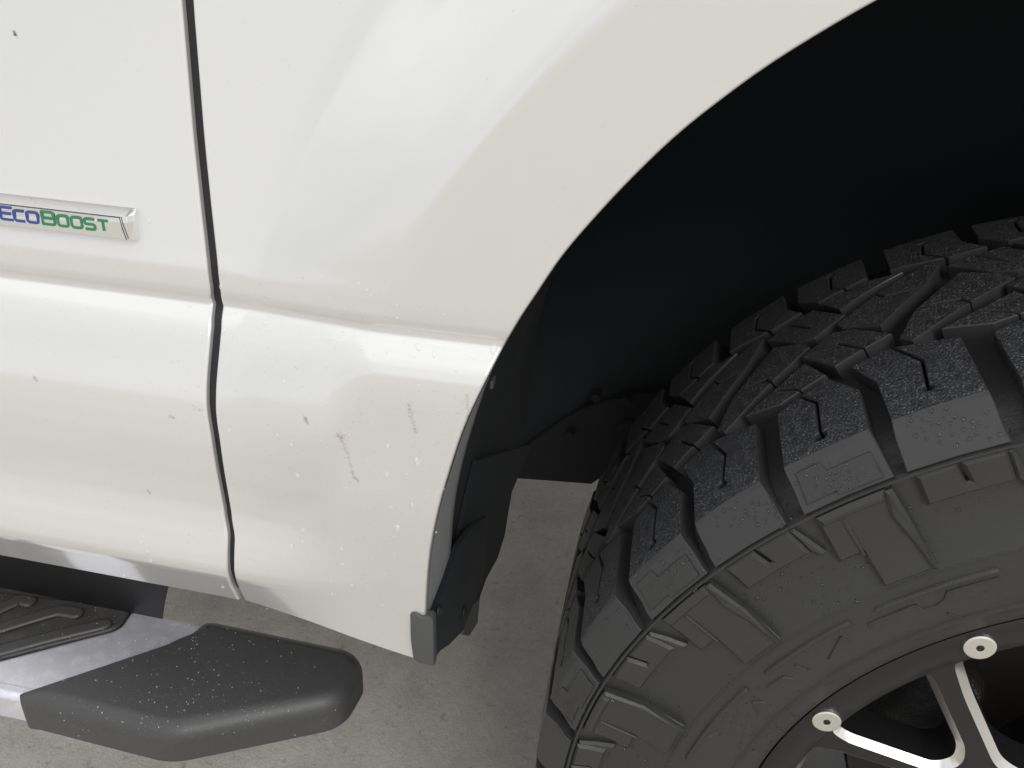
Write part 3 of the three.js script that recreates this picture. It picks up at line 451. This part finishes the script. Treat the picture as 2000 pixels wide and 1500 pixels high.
{ // moulded arcs and outlines of the raised lettering
  const arc = (t0, t1, r, w, h) => { const n = Math.max(4, Math.ceil(Math.abs(t1 - t0) / 1.2)), K = 6; return gridGeo(K, n + 2, (a, b, i, j) => { const t = lerp(t0, t1, clamp((j - 1) / n, 0, 1)), taper = j === 0 || j === n + 2 ? 0 : 1; const q = a * 2 - 1, rr_ = r + q * w / 2 * taper, hh_ = h * Math.sqrt(Math.max(0, 1 - q * q)) * taper; return V3(rr_ * Math.cos(rad(t)), rr_ * Math.sin(rad(t)), swZ(rr_) + hh_ - 0.0002); }); };
  const line = (pts, w, h) => strip(pts.slice(1).map((p, i) => { const a = pts[i]; const n = 4; return gridGeo(4, n, (u, v) => { const t = rad(lerp(a[0], p[0], v)), r = lerp(a[1], p[1], v); const dx = p[1] * Math.cos(rad(p[0])) - a[1] * Math.cos(rad(a[0])), dy = p[1] * Math.sin(rad(p[0])) - a[1] * Math.sin(rad(a[0])), l = Math.hypot(dx, dy); const q = u * 2 - 1; return V3(r * Math.cos(t) - dy / l * q * w / 2, r * Math.sin(t) + dx / l * q * w / 2, swZ(r) + h * Math.sqrt(Math.max(0, 1 - q * q)) - 0.0001); }); }));
  for (const s of [0, 1]) {
    const o = s * -60;
    for (const [a, b] of [[134.4, 121.6], [149.6, 137.5], [168, 153]]) mesh('sidewall_bar', arc(a + o, b + o, 0.3310, 0.0042, 0.0022), M.rubberDull, TY);
    const L = [[[136.1, 0.3185], [136.1, 0.3230], [130.6, 0.3232], [130.2, 0.3175], [128.8, 0.3165], [127.6, 0.3200], [127.0, 0.3252], [121.7, 0.3251]], [[143.0, 0.3115], [139.6, 0.3235], [139.4, 0.3160]], [[146.4, 0.3225], [146.1, 0.3135], [145.7, 0.3130]], [[151.4, 0.3215], [148.8, 0.3205], [148.3, 0.3140]], [[156, 0.3090], [154.6, 0.3200], [153.8, 0.3130]], [[128.2, 0.3060], [127.2, 0.2955]]];
    for (const l of L) mesh('moulded_outline', line(l.map(q => [q[0] + o, q[1]]), 0.0014, 0.0010), M.rubberDull, TY);
  }
  mesh('moulded_mark', line([[157.2, 0.283], [155.2, 0.2835]], 0.006, 0.0006), M.rubberDull, TY);
  for (let k = 0; k < 9; k++) mesh('moulded_mark', line([[118.2 - k * 0.42, 0.3035], [118.1 - k * 0.42, 0.3005]], 0.0011, 0.0006), M.rubberDull, TY);
}

// ------------------------------------------------------------------ wheel rim
{
  const ringP = [[0.247, 0.004], [0.2475, 0.030], [0.2486, 0.0355], [0.2500, 0.0368], [0.2695, 0.0378], [0.2715, 0.0368], [0.2725, 0.033], [0.2722, 0.022], [0.270, 0.012]];
  const lathe = (pts, n = 160) => toCreasedNormals(new THREE.LatheGeometry(pts.map(p => new THREE.Vector2(p[0], p[1])), n).rotateX(Math.PI / 2).toNonIndexed(), 0.7);
  const rim = mesh('wheel_rim', lathe(ringP), M.rimBlack, truck, 'black alloy wheel with milled silver window edges'); rim.position.copy(tyreCentre);
  mesh('barrel', lathe([[0.2475, 0.012], [0.243, -0.005], [0.236, -0.03], [0.232, -0.10], [0.236, -0.22]]), M.rimBlack, rim);
  mesh('hub', lathe([[0.0, 0.024], [0.05, 0.024], [0.056, 0.022], [0.060, 0.012], [0.060, -0.1]], 64), M.rimBlack, rim);
  const FZ = 0.024, STEP = 360 / 7;
  const winV = [[137.4, 0.2385], [157.0, 0.2385], [157.5, 0.225], [153.4, 0.1615], [148.5, 0.1555], [144.6, 0.1650]], winU = [[164.2, 0.2385], [182.4, 0.2385], [184.6, 0.205], [190.4, 0.135], [186, 0.105], [160, 0.105], [157.5, 0.128], [161.6, 0.185], [163.2, 0.225]];
  const xy = L => L.map(([t, r]) => [r * Math.cos(rad(t)), r * Math.sin(rad(t))]);
  const rnd_ = (pts, r) => { const n = pts.length, o = []; for (let i = 0; i < n; i++) { const p = pts[i], a = pts[(i + n - 1) % n], b = pts[(i + 1) % n], la = Math.hypot(a[0] - p[0], a[1] - p[1]), lb = Math.hypot(b[0] - p[0], b[1] - p[1]), k = Math.min(r, la * 0.45, lb * 0.45); const A = [p[0] + (a[0] - p[0]) / la * k, p[1] + (a[1] - p[1]) / la * k], B = [p[0] + (b[0] - p[0]) / lb * k, p[1] + (b[1] - p[1]) / lb * k]; for (let t = 0; t <= 5; t++) { const u = t / 5; o.push([lerp(lerp(A[0], p[0], u), lerp(p[0], B[0], u), u), lerp(lerp(A[1], p[1], u), lerp(p[1], B[1], u), u)]); } } return o; };
  const offs = (pts, d) => { const n = pts.length; let ar = 0; for (let i = 0; i < n; i++) { const p = pts[i], q = pts[(i + 1) % n]; ar += p[0] * q[1] - q[0] * p[1]; } const sg = ar > 0 ? -1 : 1; return pts.map((p, i) => { const a = pts[(i + n - 1) % n], b = pts[(i + 1) % n]; let tx = b[0] - a[0], ty = b[1] - a[1]; const l = Math.hypot(tx, ty); return [p[0] - ty / l * d * sg, p[1] + tx / l * d * sg]; }); };
  const disc = new THREE.Shape(); disc.absarc(0, 0, 0.2475, 0, Math.PI * 2, false);
  const wins = [];
  for (let k = 0; k < 7; k++) for (const [w, c] of [[winV, 0.0048], [winU, 0.0062]]) {
    const p = rnd_(xy(w.map(([t, r]) => [t + k * STEP, r])), 0.010), o = offs(p, c);
    // keep the enlarged opening inside the ring
    const oc = o.map(([x, y]) => { const r = Math.hypot(x, y); return r > 0.2432 ? [x * 0.2432 / r, y * 0.2432 / r] : [x, y]; });
    disc.holes.push(new THREE.Path(oc.map(q => new THREE.Vector2(...q)))); wins.push([p, oc]);
  }
  mesh('wheel_face', new THREE.ShapeGeometry(disc, 120).translate(0, 0, FZ), M.rimBlack, rim, 'flat black spoke face');
  for (const [p, o] of wins) {
    const n = p.length;
    const band = (A, za, B, zb, skip) => { const P = []; for (let i = 0; i < n; i++) { const j = (i + 1) % n; if (skip && Math.hypot(...p[i]) > 0.2372 && Math.hypot(...p[j]) > 0.2372) continue; P.push(A[i][0], A[i][1], za, B[i][0], B[i][1], zb, B[j][0], B[j][1], zb, A[i][0], A[i][1], za, B[j][0], B[j][1], zb, A[j][0], A[j][1], za); } let g = new THREE.BufferGeometry(); g.setAttribute('position', new THREE.Float32BufferAttribute(P, 3)); g.setAttribute('uv', new THREE.Float32BufferAttribute(new Array(P.length / 3 * 2).fill(0), 2)); return toCreasedNormals(g, 0.8); };
    mesh('milled_edge', band(o, FZ, p, FZ - 0.0055, true), M.milled, rim, 'bright milled chamfer round a wheel window');
    mesh('window_wall', band(p, FZ - 0.0055, p, FZ - 0.034, false), M.rimBlack, rim);
  }
  for (let k = 0; k < 14; k++) {
    const t = rad(127.2 + k * 360 / 14 + (k === 1 ? 0.6 : 0)), g = new THREE.LatheGeometry([[0, 0.0018], [0.0022, 0.0018], [0.0026, 0.0030], [0.0040, 0.0034], [0.0088, 0.0032], [0.0098, 0.0024], [0.0100, 0.0008], [0.0100, -0.001]].map(q => new THREE.Vector2(q[0], q[1])), 32).rotateX(Math.PI / 2);
    const b = mesh('rim_bolt', toCreasedNormals(g.toNonIndexed(), 0.5), M.boltMetal, rim, 'round silver bolt head on the rim ring'); b.position.set(0.2602 * Math.cos(t), 0.2602 * Math.sin(t), 0.0378); b.rotation.z = t;
    mesh('bolt_centre', new THREE.SphereGeometry(0.0021, 12, 8).scale(1, 1, 0.6).translate(b.position.x, b.position.y, b.position.z + 0.0022), M.darkMetal, rim);
  }
  // brake disc and caliper behind the spokes
  mesh('brake_disc', lathe([[0.06, -0.075], [0.172, -0.075], [0.174, -0.078], [0.174, -0.098], [0.06, -0.098]], 90), new THREE.MeshStandardMaterial({ color: lin(0.10, 0.09, 0.085), roughness: 0.45, metalness: 0.8 }), rim);
  const castBump = tex(256, 256, (x, y) => { const v = 255 * (0.6 * g2(x / 4, y / 4) + 0.4 * g1(x / 2, y / 2)); return [v, v, v]; }, false, [1 / 0.04, 1 / 0.04]);
  const cp = onPlane(1792, 1372, 'z', -0.055).sub(tyreCentre), ca = Math.atan2(cp.y, cp.x);
  const cal = gridGeo(40, 28, (a, b) => { const th = a * Math.PI * 2, ph = (b - 0.5) * Math.PI, e = (v, k) => Math.sign(v) * Math.pow(Math.abs(v), k), x = 0.030 * e(Math.cos(th), 0.7) * e(Math.cos(ph), 0.6), y = 0.060 * e(Math.sin(th), 0.7) * e(Math.cos(ph), 0.6), z = 0.028 * e(Math.sin(ph), 0.6); return V3(cp.x + x * Math.cos(ca) - y * Math.sin(ca), cp.y + x * Math.sin(ca) + y * Math.cos(ca), -0.055 + z); }, q => [q.x + q.z, q.y]);
  mesh('brake_caliper', cal, new THREE.MeshPhysicalMaterial({ color: lin(0.02, 0.02, 0.02), roughness: 0.2, bumpMap: castBump, bumpScale: 0.0012 }), rim, 'glossy black cast brake caliper');
}

// ------------------------------------------------------------------ chassis pieces glimpsed in the wheel well
{
  const zf = -0.425, pts = [[966, 930], [1152, 941], [1210, 900], [1330, 862], [1330, 768], [1232, 772], [1150, 797], [1100, 824], [1060, 852], [1012, 886]].map(q => onPlane(q[0], q[1], 'z', zf));
  const sh = new THREE.Shape(pts.map(p => new THREE.Vector2(p.x, p.y)));
  const fr = mesh('chassis_bracket', new THREE.ExtrudeGeometry(sh, { depth: 0.01, bevelEnabled: true, bevelThickness: 0.002, bevelSize: 0.002, bevelSegments: 2 }).translate(0, 0, zf - 0.012), M.frameMetal, truck, 'black chassis bracket seen past the tyre');
  for (const [u, v, r] of [[1165, 772, 0.006], [1112, 845, 0.006], [1220, 780, 0.007]]) { const p = onPlane(u, v, 'z', zf + 0.004); mesh('frame_bolt', new THREE.CylinderGeometry(r, r * 1.1, 0.018, 6).rotateX(Math.PI / 2).translate(p.x, p.y, p.z), M.frameMetal, fr); }
  const A = onPlane(1205, 835, 'z', -0.40), B = onPlane(1240, 825, 'z', -0.40), C = onPlane(1330, 838, 'z', -0.40);
  mesh('brake_hose', new THREE.TubeGeometry(new THREE.CatmullRomCurve3([A, A.clone().lerp(B, 0.5).add(V3(0, 0.004, 0)), B, C]), 24, 0.005, 8), M.frameMetal, truck, 'thin black brake hose in the wheel well');
  mesh('coil_strut', (() => { const pts = []; for (let i = 0; i <= 160; i++) { const t = i / 160; pts.push(V3(0.03 + 0.062 * Math.cos(t * 12 * Math.PI), 0.56 + 0.42 * t, -0.36 + 0.062 * Math.sin(t * 12 * Math.PI))); } return new THREE.TubeGeometry(new THREE.CatmullRomCurve3(pts), 320, 0.008, 8); })(), M.darkMetal, truck, 'black coil spring in the wheel well');
  mesh('axle_hub', new THREE.CylinderGeometry(0.07, 0.09, 0.3, 24).rotateX(Math.PI / 2).translate(0, 0.44, -0.27), M.darkMetal, truck);
}

// ------------------------------------------------------------------ side step
{
  const Y = 0.455, T = 0.040;
  const at = (u, v, y = Y) => { const p = onPlane(u, v, 'y', y); return [p.x, p.z]; };
  const mottle = tex(512, 512, (x, y) => { const n = 0.5 * g3(x / 32, y / 32) + 0.3 * g2(x / 8, y / 8) + 0.2 * g1(x / 4, y / 4), k = sstep(0.5, 0.68, n); const s = g256(x / 2, y / 2) > 0.93 ? 26 : 0; const v = 66 + 2 * k + s; return [v, v * 1.0, v * 1.01]; }, true, [1 / 0.16, 1 / 0.16]);
  const grain = tex(256, 256, (x, y) => { const v = 255 * (0.6 * g1(x / 2, y / 2) + 0.4 * g2(x / 4, y / 4)); return [v, v, v]; }, false, [1 / 0.05, 1 / 0.05]);
  const capMat = new THREE.MeshStandardMaterial({ map: mottle, bumpMap: grain, bumpScale: 0.00012, roughness: 0.4 });
  const weave = tex(128, 128, (x, y) => { const v = 128 + 90 * Math.sin(x / 128 * Math.PI * 16) * (0.6 + 0.4 * Math.sin(y / 128 * Math.PI * 16)); return [v, v, v]; }, false, [1 / 0.02, 1 / 0.02]);
  const padMap = tex(512, 512, (x, y) => { const n = 0.5 * g3(x / 32, y / 32) + 0.3 * g2(x / 8, y / 8) + 0.2 * g1(x / 4, y / 4), v = 64 + 9 * sstep(0.5, 0.68, n) + (g256(x / 2, y / 2) > 0.94 ? 30 : 0); return [v, v * 0.985, v * 0.98]; }, true, [1 / 0.16, 1 / 0.16]);
  const padMat = new THREE.MeshStandardMaterial({ map: padMap, bumpMap: weave, bumpScale: 0.00018, roughness: 0.5 });
  const ribMat = new THREE.MeshStandardMaterial({ color: lin(0.06, 0.058, 0.057), roughness: 0.45 });
  const stripMap = tex(512, 512, (x, y) => { const n = 0.5 * g3(x / 32 + 4, y / 32) + 0.3 * g2(x / 8, y / 8 + 3) + 0.2 * g1(x / 4, y / 4), k = sstep(0.52, 0.66, n), v = 222 + 14 * (n - 0.5) + 6 * k; return [v, v, v * 1.03]; }, true, [1 / 0.12, 1 / 0.12]);
  const stripRough = tex(512, 512, (x, y) => { const n = 0.5 * g3(x / 32 + 4, y / 32) + 0.3 * g2(x / 8, y / 8 + 3) + 0.2 * g1(x / 4, y / 4), k = sstep(0.48, 0.66, n), v = 100 + 8 * k; return [v, v, v]; }, false, [1 / 0.12, 1 / 0.12]);
  const silver = new THREE.MeshStandardMaterial({ map: stripMap, roughnessMap: stripRough, roughness: 1, metalness: 0.6 });
  // rounded prism: plan outline (x, z), top edge rolled with radius r
  function rolled(outl, y0, y1, r, seg = 6, wf = () => 1) {
    const n = outl.length; let ar = 0; for (let i = 0; i < n; i++) { const p = outl[i], q = outl[(i + 1) % n]; ar += p[0] * q[1] - q[0] * p[1]; }
    if (ar < 0) outl = outl.slice().reverse();
    const wt = outl.map(wf);
    const inw = outl.map((p, i) => { const a = outl[(i + n - 1) % n], b = outl[(i + 1) % n]; let tx = b[0] - a[0], tz = b[1] - a[1]; const l = Math.hypot(tx, tz); return [-tz / l, tx / l]; });
    const rings = [[0.004, y0, -0.8], [0, y0 + 0.004, 0]]; for (let k = 0; k <= seg; k++) { const a = k / seg * Math.PI / 2; rings.push([r * (1 - Math.cos(a)), y1 - r + r * Math.sin(a), a]); }
    const P = [], U = [], N = [], idx = []; const pt = (i, k) => [outl[i][0] + inw[i][0] * rings[k][0] * wt[i], outl[i][1] + inw[i][1] * rings[k][0] * wt[i]];
    for (let k = 0; k < rings.length; k++) for (let i = 0; i < n; i++) { const q = pt(i, k); P.push(q[0], rings[k][1], q[1]); U.push(q[0] - rings[k][1], q[1] - rings[k][1]); const a = rings[k][2], c = Math.cos(a); N.push(-inw[i][0] * c, Math.sin(a), -inw[i][1] * c); }
    for (let k = 0; k < rings.length - 1; k++) for (let i = 0; i < n; i++) { const j = (i + 1) % n, a = k * n + i, b = k * n + j, c = a + n, d = b + n; idx.push(a, c, d, a, d, b); }
    const top = outl.map((p, i) => new THREE.Vector2(...pt(i, rings.length - 1))), o = (rings.length - 1) * n;
    for (const t of THREE.ShapeUtils.triangulateShape(top, [])) idx.push(o + t[0], o + t[2], o + t[1]);
    const bo = P.length / 3; for (let i = 0; i < n; i++) { const q = pt(i, 0); P.push(q[0], y0, q[1]); U.push(q[0], q[1]); N.push(0, -1, 0); }
    for (const t of THREE.ShapeUtils.triangulateShape(outl.map((p, i) => new THREE.Vector2(...pt(i, 0))), [])) idx.push(bo + t[0], bo + t[1], bo + t[2]);
    const g = new THREE.BufferGeometry(); g.setAttribute('position', new THREE.Float32BufferAttribute(P, 3)); g.setAttribute('uv', new THREE.Float32BufferAttribute(U, 2)); g.setAttribute('normal', new THREE.Float32BufferAttribute(N, 3)); g.setIndex(idx); return g;
  }
  const round = (pts, rs, seg = 7) => { const n = pts.length, o = []; pts.forEach((p, i) => { const a = pts[(i + n - 1) % n], b = pts[(i + 1) % n], la = Math.hypot(a[0] - p[0], a[1] - p[1]), lb = Math.hypot(b[0] - p[0], b[1] - p[1]), k = Math.min(rs[i], la * 0.48, lb * 0.48); const A = [p[0] + (a[0] - p[0]) / la * k, p[1] + (a[1] - p[1]) / la * k], B = [p[0] + (b[0] - p[0]) / lb * k, p[1] + (b[1] - p[1]) / lb * k]; for (let t = 0; t <= seg; t++) { const u = t / seg; o.push([lerp(lerp(A[0], p[0], u), lerp(p[0], B[0], u), u), lerp(lerp(A[1], p[1], u), lerp(p[1], B[1], u), u)]); } }); return o; };
  const dn = L => { const o = []; for (let i = 0; i < L.length; i++) { const a = L[i], b = L[(i + 1) % L.length], m = Math.max(1, Math.round(Math.hypot(a[0] - b[0], a[1] - b[1]) / 0.012)); for (let k = 0; k < m; k++) o.push([lerp(a[0], b[0], k / m), lerp(a[1], b[1], k / m)]); } return o; };
  const ZI = at(400, 1203)[1];
  const pBack1 = at(395, 1197), pBack2 = at(690, 1258), tip1 = at(712, 1290), tip2 = at(668, 1385, Y - 0.012), nose = at(322, 1452, Y - 0.008), outL = at(34, 1362, Y - 0.008);
  const ZO = (nose[1] + outL[1]) / 2; nose[1] = ZO + 0.004; outL[1] = ZO - 0.001;
  const notch = at(352, 1248);
  const cap = round([pBack1, pBack2, tip1, tip2, nose, outL, notch], [0.024, 0.022, 0.022, 0.018, 0.016, 0.012, 0.03], 9);
  const board = mesh('side_step', rolled(dn([[-1.75, ZI + 0.002], [pBack1[0] - 0.03, ZI + 0.002], [outL[0] + 0.03, ZO - 0.012], [-1.75, ZO - 0.012]]), Y - T, Y - 0.014, 0.004), M.darkMetal, truck, 'side step board below the door');
  mesh('end_cap', rolled(dn(cap), Y - T, Y, 0.016, 9, ([x, z]) => { const seg = (p, q) => { const dx = q[0] - p[0], dz = q[1] - p[1], t = clamp(((x - p[0]) * dx + (z - p[1]) * dz) / (dx * dx + dz * dz), 0, 1); return Math.hypot(x - p[0] - dx * t, z - p[1] - dz * t); }; return clamp(seg(notch, outL) / 0.018, 0.12, 1); }), capMat, board, 'angular black plastic end cap speckled with rain');
  // silver trim: along the outer edge, then turning in across the board ahead of the pad
  const s1 = at(262, 1183, Y - 0.004), s2 = at(232, 1226, Y - 0.004), s3 = at(0, 1286, Y - 0.004);
  const dir = [(s3[0] - s2[0]), (s3[1] - s2[1])]; const tE = (ZO - 0.020 - s3[1]) / dir[1]; const s4 = [s3[0] + dir[0] * tE, ZO - 0.020];
  const trim = round([[pBack1[0] + 0.04, ZI + 0.008], [notch[0] + 0.06, notch[1] + 0.015], [outL[0] + 0.06, ZO - 0.008], [outL[0] + 0.02, ZO - 0.003], [-1.75, ZO - 0.002], [-1.75, ZO - 0.020], s4, s2, [s1[0], ZI + 0.003]], [0.002, 0.002, 0.002, 0.002, 0.002, 0.002, 0.03, 0.008, 0.002]);
  mesh('trim_strip', rolled(dn(trim), Y - T + 0.004, Y - 0.004, 0.006), silver, board, 'silver metal trim strip, water-stained');
  const pad = round([[-1.75, ZI + 0.001], [s1[0] - 0.001, ZI + 0.001], [s2[0] - 0.0012, s2[1]], [s4[0] - 0.0012, s4[1] - 0.001], [-1.75, ZO - 0.021]], [0.002, 0.002, 0.008, 0.03, 0.002]);
  mesh('step_pad', rolled(dn(pad), Y - T + 0.01, Y - 0.004, 0.003), padMat, board, 'black textured step pad');
  const rib = pxs => {                                  // flat-topped raised bar along a bent path
    const c = new THREE.CatmullRomCurve3(pxs.map(q => { const a = at(q[0], q[1], Y - 0.001); return V3(a[0], 0, a[1]); }), false, 'catmullrom', 0.25), n = 30, w = 0.0068, Lf = [], Rt = [];
    for (let i = 0; i <= n; i++) { const p = c.getPoint(i / n), t = c.getTangent(i / n), k = Math.hypot(t.x, t.z), e = i < 3 ? [0.35, 0.75, 0.95][i] : 1; Lf.push([p.x - t.z / k * w * e, p.z + t.x / k * w * e]); Rt.push([p.x + t.z / k * w * e, p.z - t.x / k * w * e]); }
    return rolled([...Lf, ...Rt.reverse()], Y - 0.006, Y + 0.0005, 0.0028, 5);
  };
  for (const q of [[[66, 1177], [36, 1172], [-40, 1206], [-220, 1275]], [[160, 1199], [112, 1193], [0, 1226], [-200, 1290]], [[218, 1215], [100, 1243], [0, 1270], [-160, 1312]]]) mesh('pad_rib', rib(q), ribMat, board, 'raised rib on the step pad');
  // inner skirt and bracket up to the sill
  const e1 = onPlane(347, 1148, 'y', 0.50), e2 = onPlane(325, 1196, 'y', 0.440);
  mesh('step_skirt', gridGeo(1, 6, (a, b) => { const x = lerp(-1.75, lerp(e2.x, e1.x, b), a); return V3(x, lerp(0.425, 0.525, b), lerp(ZI + 0.004, e1.z, b) + 0.004 * Math.sin(b * Math.PI)); }), new THREE.MeshStandardMaterial({ color: lin(0.008, 0.008, 0.009), roughness: 0.5 }), board, 'glossy black inner skirt of the step');
  for (const x of [-0.90, -1.4]) mesh('bracket', new RoundedBoxGeometry(0.05, 0.03, 0.16, 2, 0.006).translate(x, 0.435, ZI - 0.06), M.darkMetal, board);
}

// ------------------------------------------------------------------ rain
scene.updateMatrixWorld(true);
const capGeo = (() => { const g = new THREE.SphereGeometry(1, 14, 10); g.scale(1, 1, 0.72); return g; })();   // flattened bead, lower half inside the surface
const ZUP = V3(0, 0, 1);
function placeDrop(o, p, n, r, sag = 0) { const q = new THREE.Quaternion().setFromUnitVectors(ZUP, n); o.position.copy(p).addScaledVector(n, r * 0.05); o.quaternion.copy(q).multiply(new THREE.Quaternion().setFromAxisAngle(ZUP, rr(-0.5, 0.5))); o.scale.set(r * rr(0.82, 1.0), r * rr(1.0, 1.3) * (1 + sag), r); }
let dropNo = 0;
function drop(p, n, r, label, group, sag, mat = M.water) { const m = new THREE.Mesh(capGeo, mat); m.name = dropNo ? 'water_drop_' + String(dropNo).padStart(3, '0') : 'water_drop'; dropNo++; m.castShadow = m.receiveShadow = true; placeDrop(m, p, n, r, sag); m.userData = { label, category: 'water drop', group }; scene.add(m); }
const big = [];
for (const [x, y, r] of [[105, 200, 12], [395, 435, 14], [125, 487, 13], [118, 420, 8], [500, 418, 8], [637, 485, 9], [423, 472, 7], [888, 525, 9], [980, 545, 7], [1018, 603, 12], [1392, 595, 17], [1495, 640, 14], [1880, 605, 22], [1328, 492, 9], [1140, 448, 7], [1250, 402, 7], [1007, 184, 8], [1197, 172, 6], [758, 134, 6], [515, 812, 9], [160, 1135, 12], [563, 1230, 10], [605, 1428, 14], [1190, 1240, 15], [1383, 1338, 16], [1185, 1425, 15], [570, 433, 6], [640, 390, 6], [290, 375, 6], [797, 958, 7], [1185, 632, 6], [1300, 553, 5]]) big.push([400 + x * 0.3, 500 + y * 0.3, r * 0.3]);
for (const [x, y, r] of [[183, 70, 13], [367, 165, 15], [177, 247, 14], [335, 438, 14], [245, 580, 16], [208, 450, 8], [150, 1062, 9]]) big.push([700 + x * 0.3133, 850 + y * 0.3133, r * 0.3133]);
for (const [x, y, r] of [[1647, 152, 10], [1583, 240, 11], [1853, 257, 10], [1857, 340, 9], [1908, 455, 9], [768, 219, 10], [818, 320, 11], [798, 268, 8], [1210, 463, 9], [780, 187, 6], [540, 245, 5], [675, 400, 11], [1640, 222, 5], [1805, 500, 8]]) big.push([x * 0.36, 980 + y * 0.36, r * 0.36]);
big.push([291, 433, 3.2], [391, 652, 2.4]);
{ const seen = []; for (const [u, v, r] of big) { if (seen.some(q => Math.hypot(q[0] - u, q[1] - v) < 5)) continue; seen.push([u, v]); const p = onBody(u, v), n = nBody(p.x, p.y), x = p.x, y = p.y; const door = x < gapX(y);
  const lb = door ? (y > 0.82 ? 'clear raindrop beside the chrome badge on the white door' : 'clear raindrop low on the white door skin') : y > 0.803 ? 'clear raindrop above the body crease on the white fender' : y > 0.745 ? 'clear raindrop just under the body crease on the fender' : 'clear raindrop low on the white fender';
  const own = r > 6 ? 'biggest raindrop, hanging at the wheel arch edge under the crease' : r > 5 ? 'fat raindrop on the crease shelf near the wheel arch' : null;
  drop(p, n, r / 2450, own || lb, door ? 'raindrops on the door' : 'raindrops on the fender', r > 4 ? 0.25 : 0.1); } }
const ray = new THREE.Raycaster(); const targets = truck.children.filter(o => /tyre|wheel_rim|side_step/.test(o.name));
function hit(u, v) { ray.set(camera.position, rayDir(u, v).normalize()); const h = ray.intersectObjects(targets, true)[0]; if (!h) return null; const n = h.face.normal.clone().transformDirection(h.object.matrixWorld); if (n.dot(ray.ray.direction) > 0) n.negate(); return { p: h.point, n, o: h.object.name, par: h.object.parent.name }; }
const tiny = [], far_ = (p, r) => tiny.every(q => q[0].distanceTo(p) > (q[2] + r) * 1.5);
for (let i = 0; i < 160; i++) { const u = 430 + 530 * rnd(), v = 560 + 640 * rnd(), p = onBody(u, v); const a = gapX(p.y) + 0.006; if (p.x < a || p.y < 0.55 || u > 930 - (v - 790) * 0.27) continue; tiny.push([p, nBody(p.x, p.y), rr(0.0003, 0.0008)]); }
const nPaint = tiny.length;
// beads on the tyre: [centre u, v, spread u, v, count, size]
for (const [u, v, du, dv, c, s] of [[1845, 835, 95, 40, 70, 1], [1960, 850, 40, 40, 14, 1.2], [1620, 930, 80, 40, 34, 1], [1450, 1000, 70, 45, 36, 1], [1520, 1000, 30, 40, 16, 1], [1290, 1090, 70, 60, 26, 1], [1215, 1180, 50, 60, 24, 1], [1120, 1350, 60, 110, 40, 1], [1240, 1420, 130, 80, 40, 1], [1400, 1180, 120, 110, 50, 0.9], [1560, 1130, 130, 90, 40, 0.8], [1730, 1060, 130, 90, 34, 0.8], [1460, 1400, 110, 90, 60, 0.9], [1560, 1440, 60, 50, 26, 1], [1720, 1460, 60, 25, 12, 1.2], [1900, 1380, 40, 60, 10, 1], [1900, 960, 80, 40, 16, 0.8], [1880, 1150, 100, 50, 18, 0.7]])
  for (let i = 0; i < c * 1.4; i++) { const q = hit(u + du * (rnd() + rnd() - 1), v + dv * (rnd() + rnd() - 1)); if (q && /lug|plate|tyre|rib|step$|bar|outline|rim|face|milled/.test(q.o) && q.p.z > 0.0) { const r = s * rr(0.0007, 0.0014) * (rnd() < 0.1 ? 1.4 : 1); if (far_(q.p, r)) tiny.push([q.p, q.n, r]); } }
for (const [x, y] of [[358, 1215], [430, 1258], [470, 1287], [497, 1323], [525, 1342], [585, 1362], [240, 1030]]) { const q = hit(1030 + x * 0.4667, 800 + y * 0.4667); if (q) drop(q.p, q.n, 0.0025, 'large bead of water along a sidewall rib of the tyre', 'water beads on the tyre', 0, M.bead); }
const nTyre = tiny.length;
for (let i = 0; i < 330; i++) { const u = 370 + 330 * (rnd() + rnd() - 1), v = rr(1210, 1440), q = hit(u, v); if (q && /end_cap|trim_strip/.test(q.o)) tiny.push([q.p, q.n, 0.00022 + 0.0006 * Math.pow(rnd(), 2.2)]); }
for (let i = 0; i < 90; i++) { const u = rr(0, 260), v = rr(1140, 1280), q = hit(u, v); if (q && /pad/.test(q.o)) tiny.push([q.p, q.n, rr(0.0002, 0.0006)]); }
{
  const beads = (list, mat, name, label) => {
    const im = new THREE.InstancedMesh(capGeo, mat, list.length), o = new THREE.Object3D();
    list.forEach(([p, n, r], i) => { placeDrop(o, p, n, r); o.updateMatrix(); im.setMatrixAt(i, o.matrix); });
    im.name = name; im.userData = { kind: 'stuff', label, category: 'water' }; im.castShadow = im.receiveShadow = true; scene.add(im);
  };
  beads(tiny.slice(0, nPaint), M.water, 'paint_mist', 'fine rain beads sprinkled over the white fender');
  beads(tiny.slice(nPaint, nTyre), M.bead, 'rain_beads', 'fine rain beads sprinkled over the black tyre');
  beads(tiny.slice(nTyre), M.water, 'step_spray', 'fine rain spray on the black side step');
}
console.log(`${((Date.now() - T00) / 1000).toFixed(1)} s`, 'drops', dropNo, 'beads', tiny.length);
renderer.render(scene, camera);
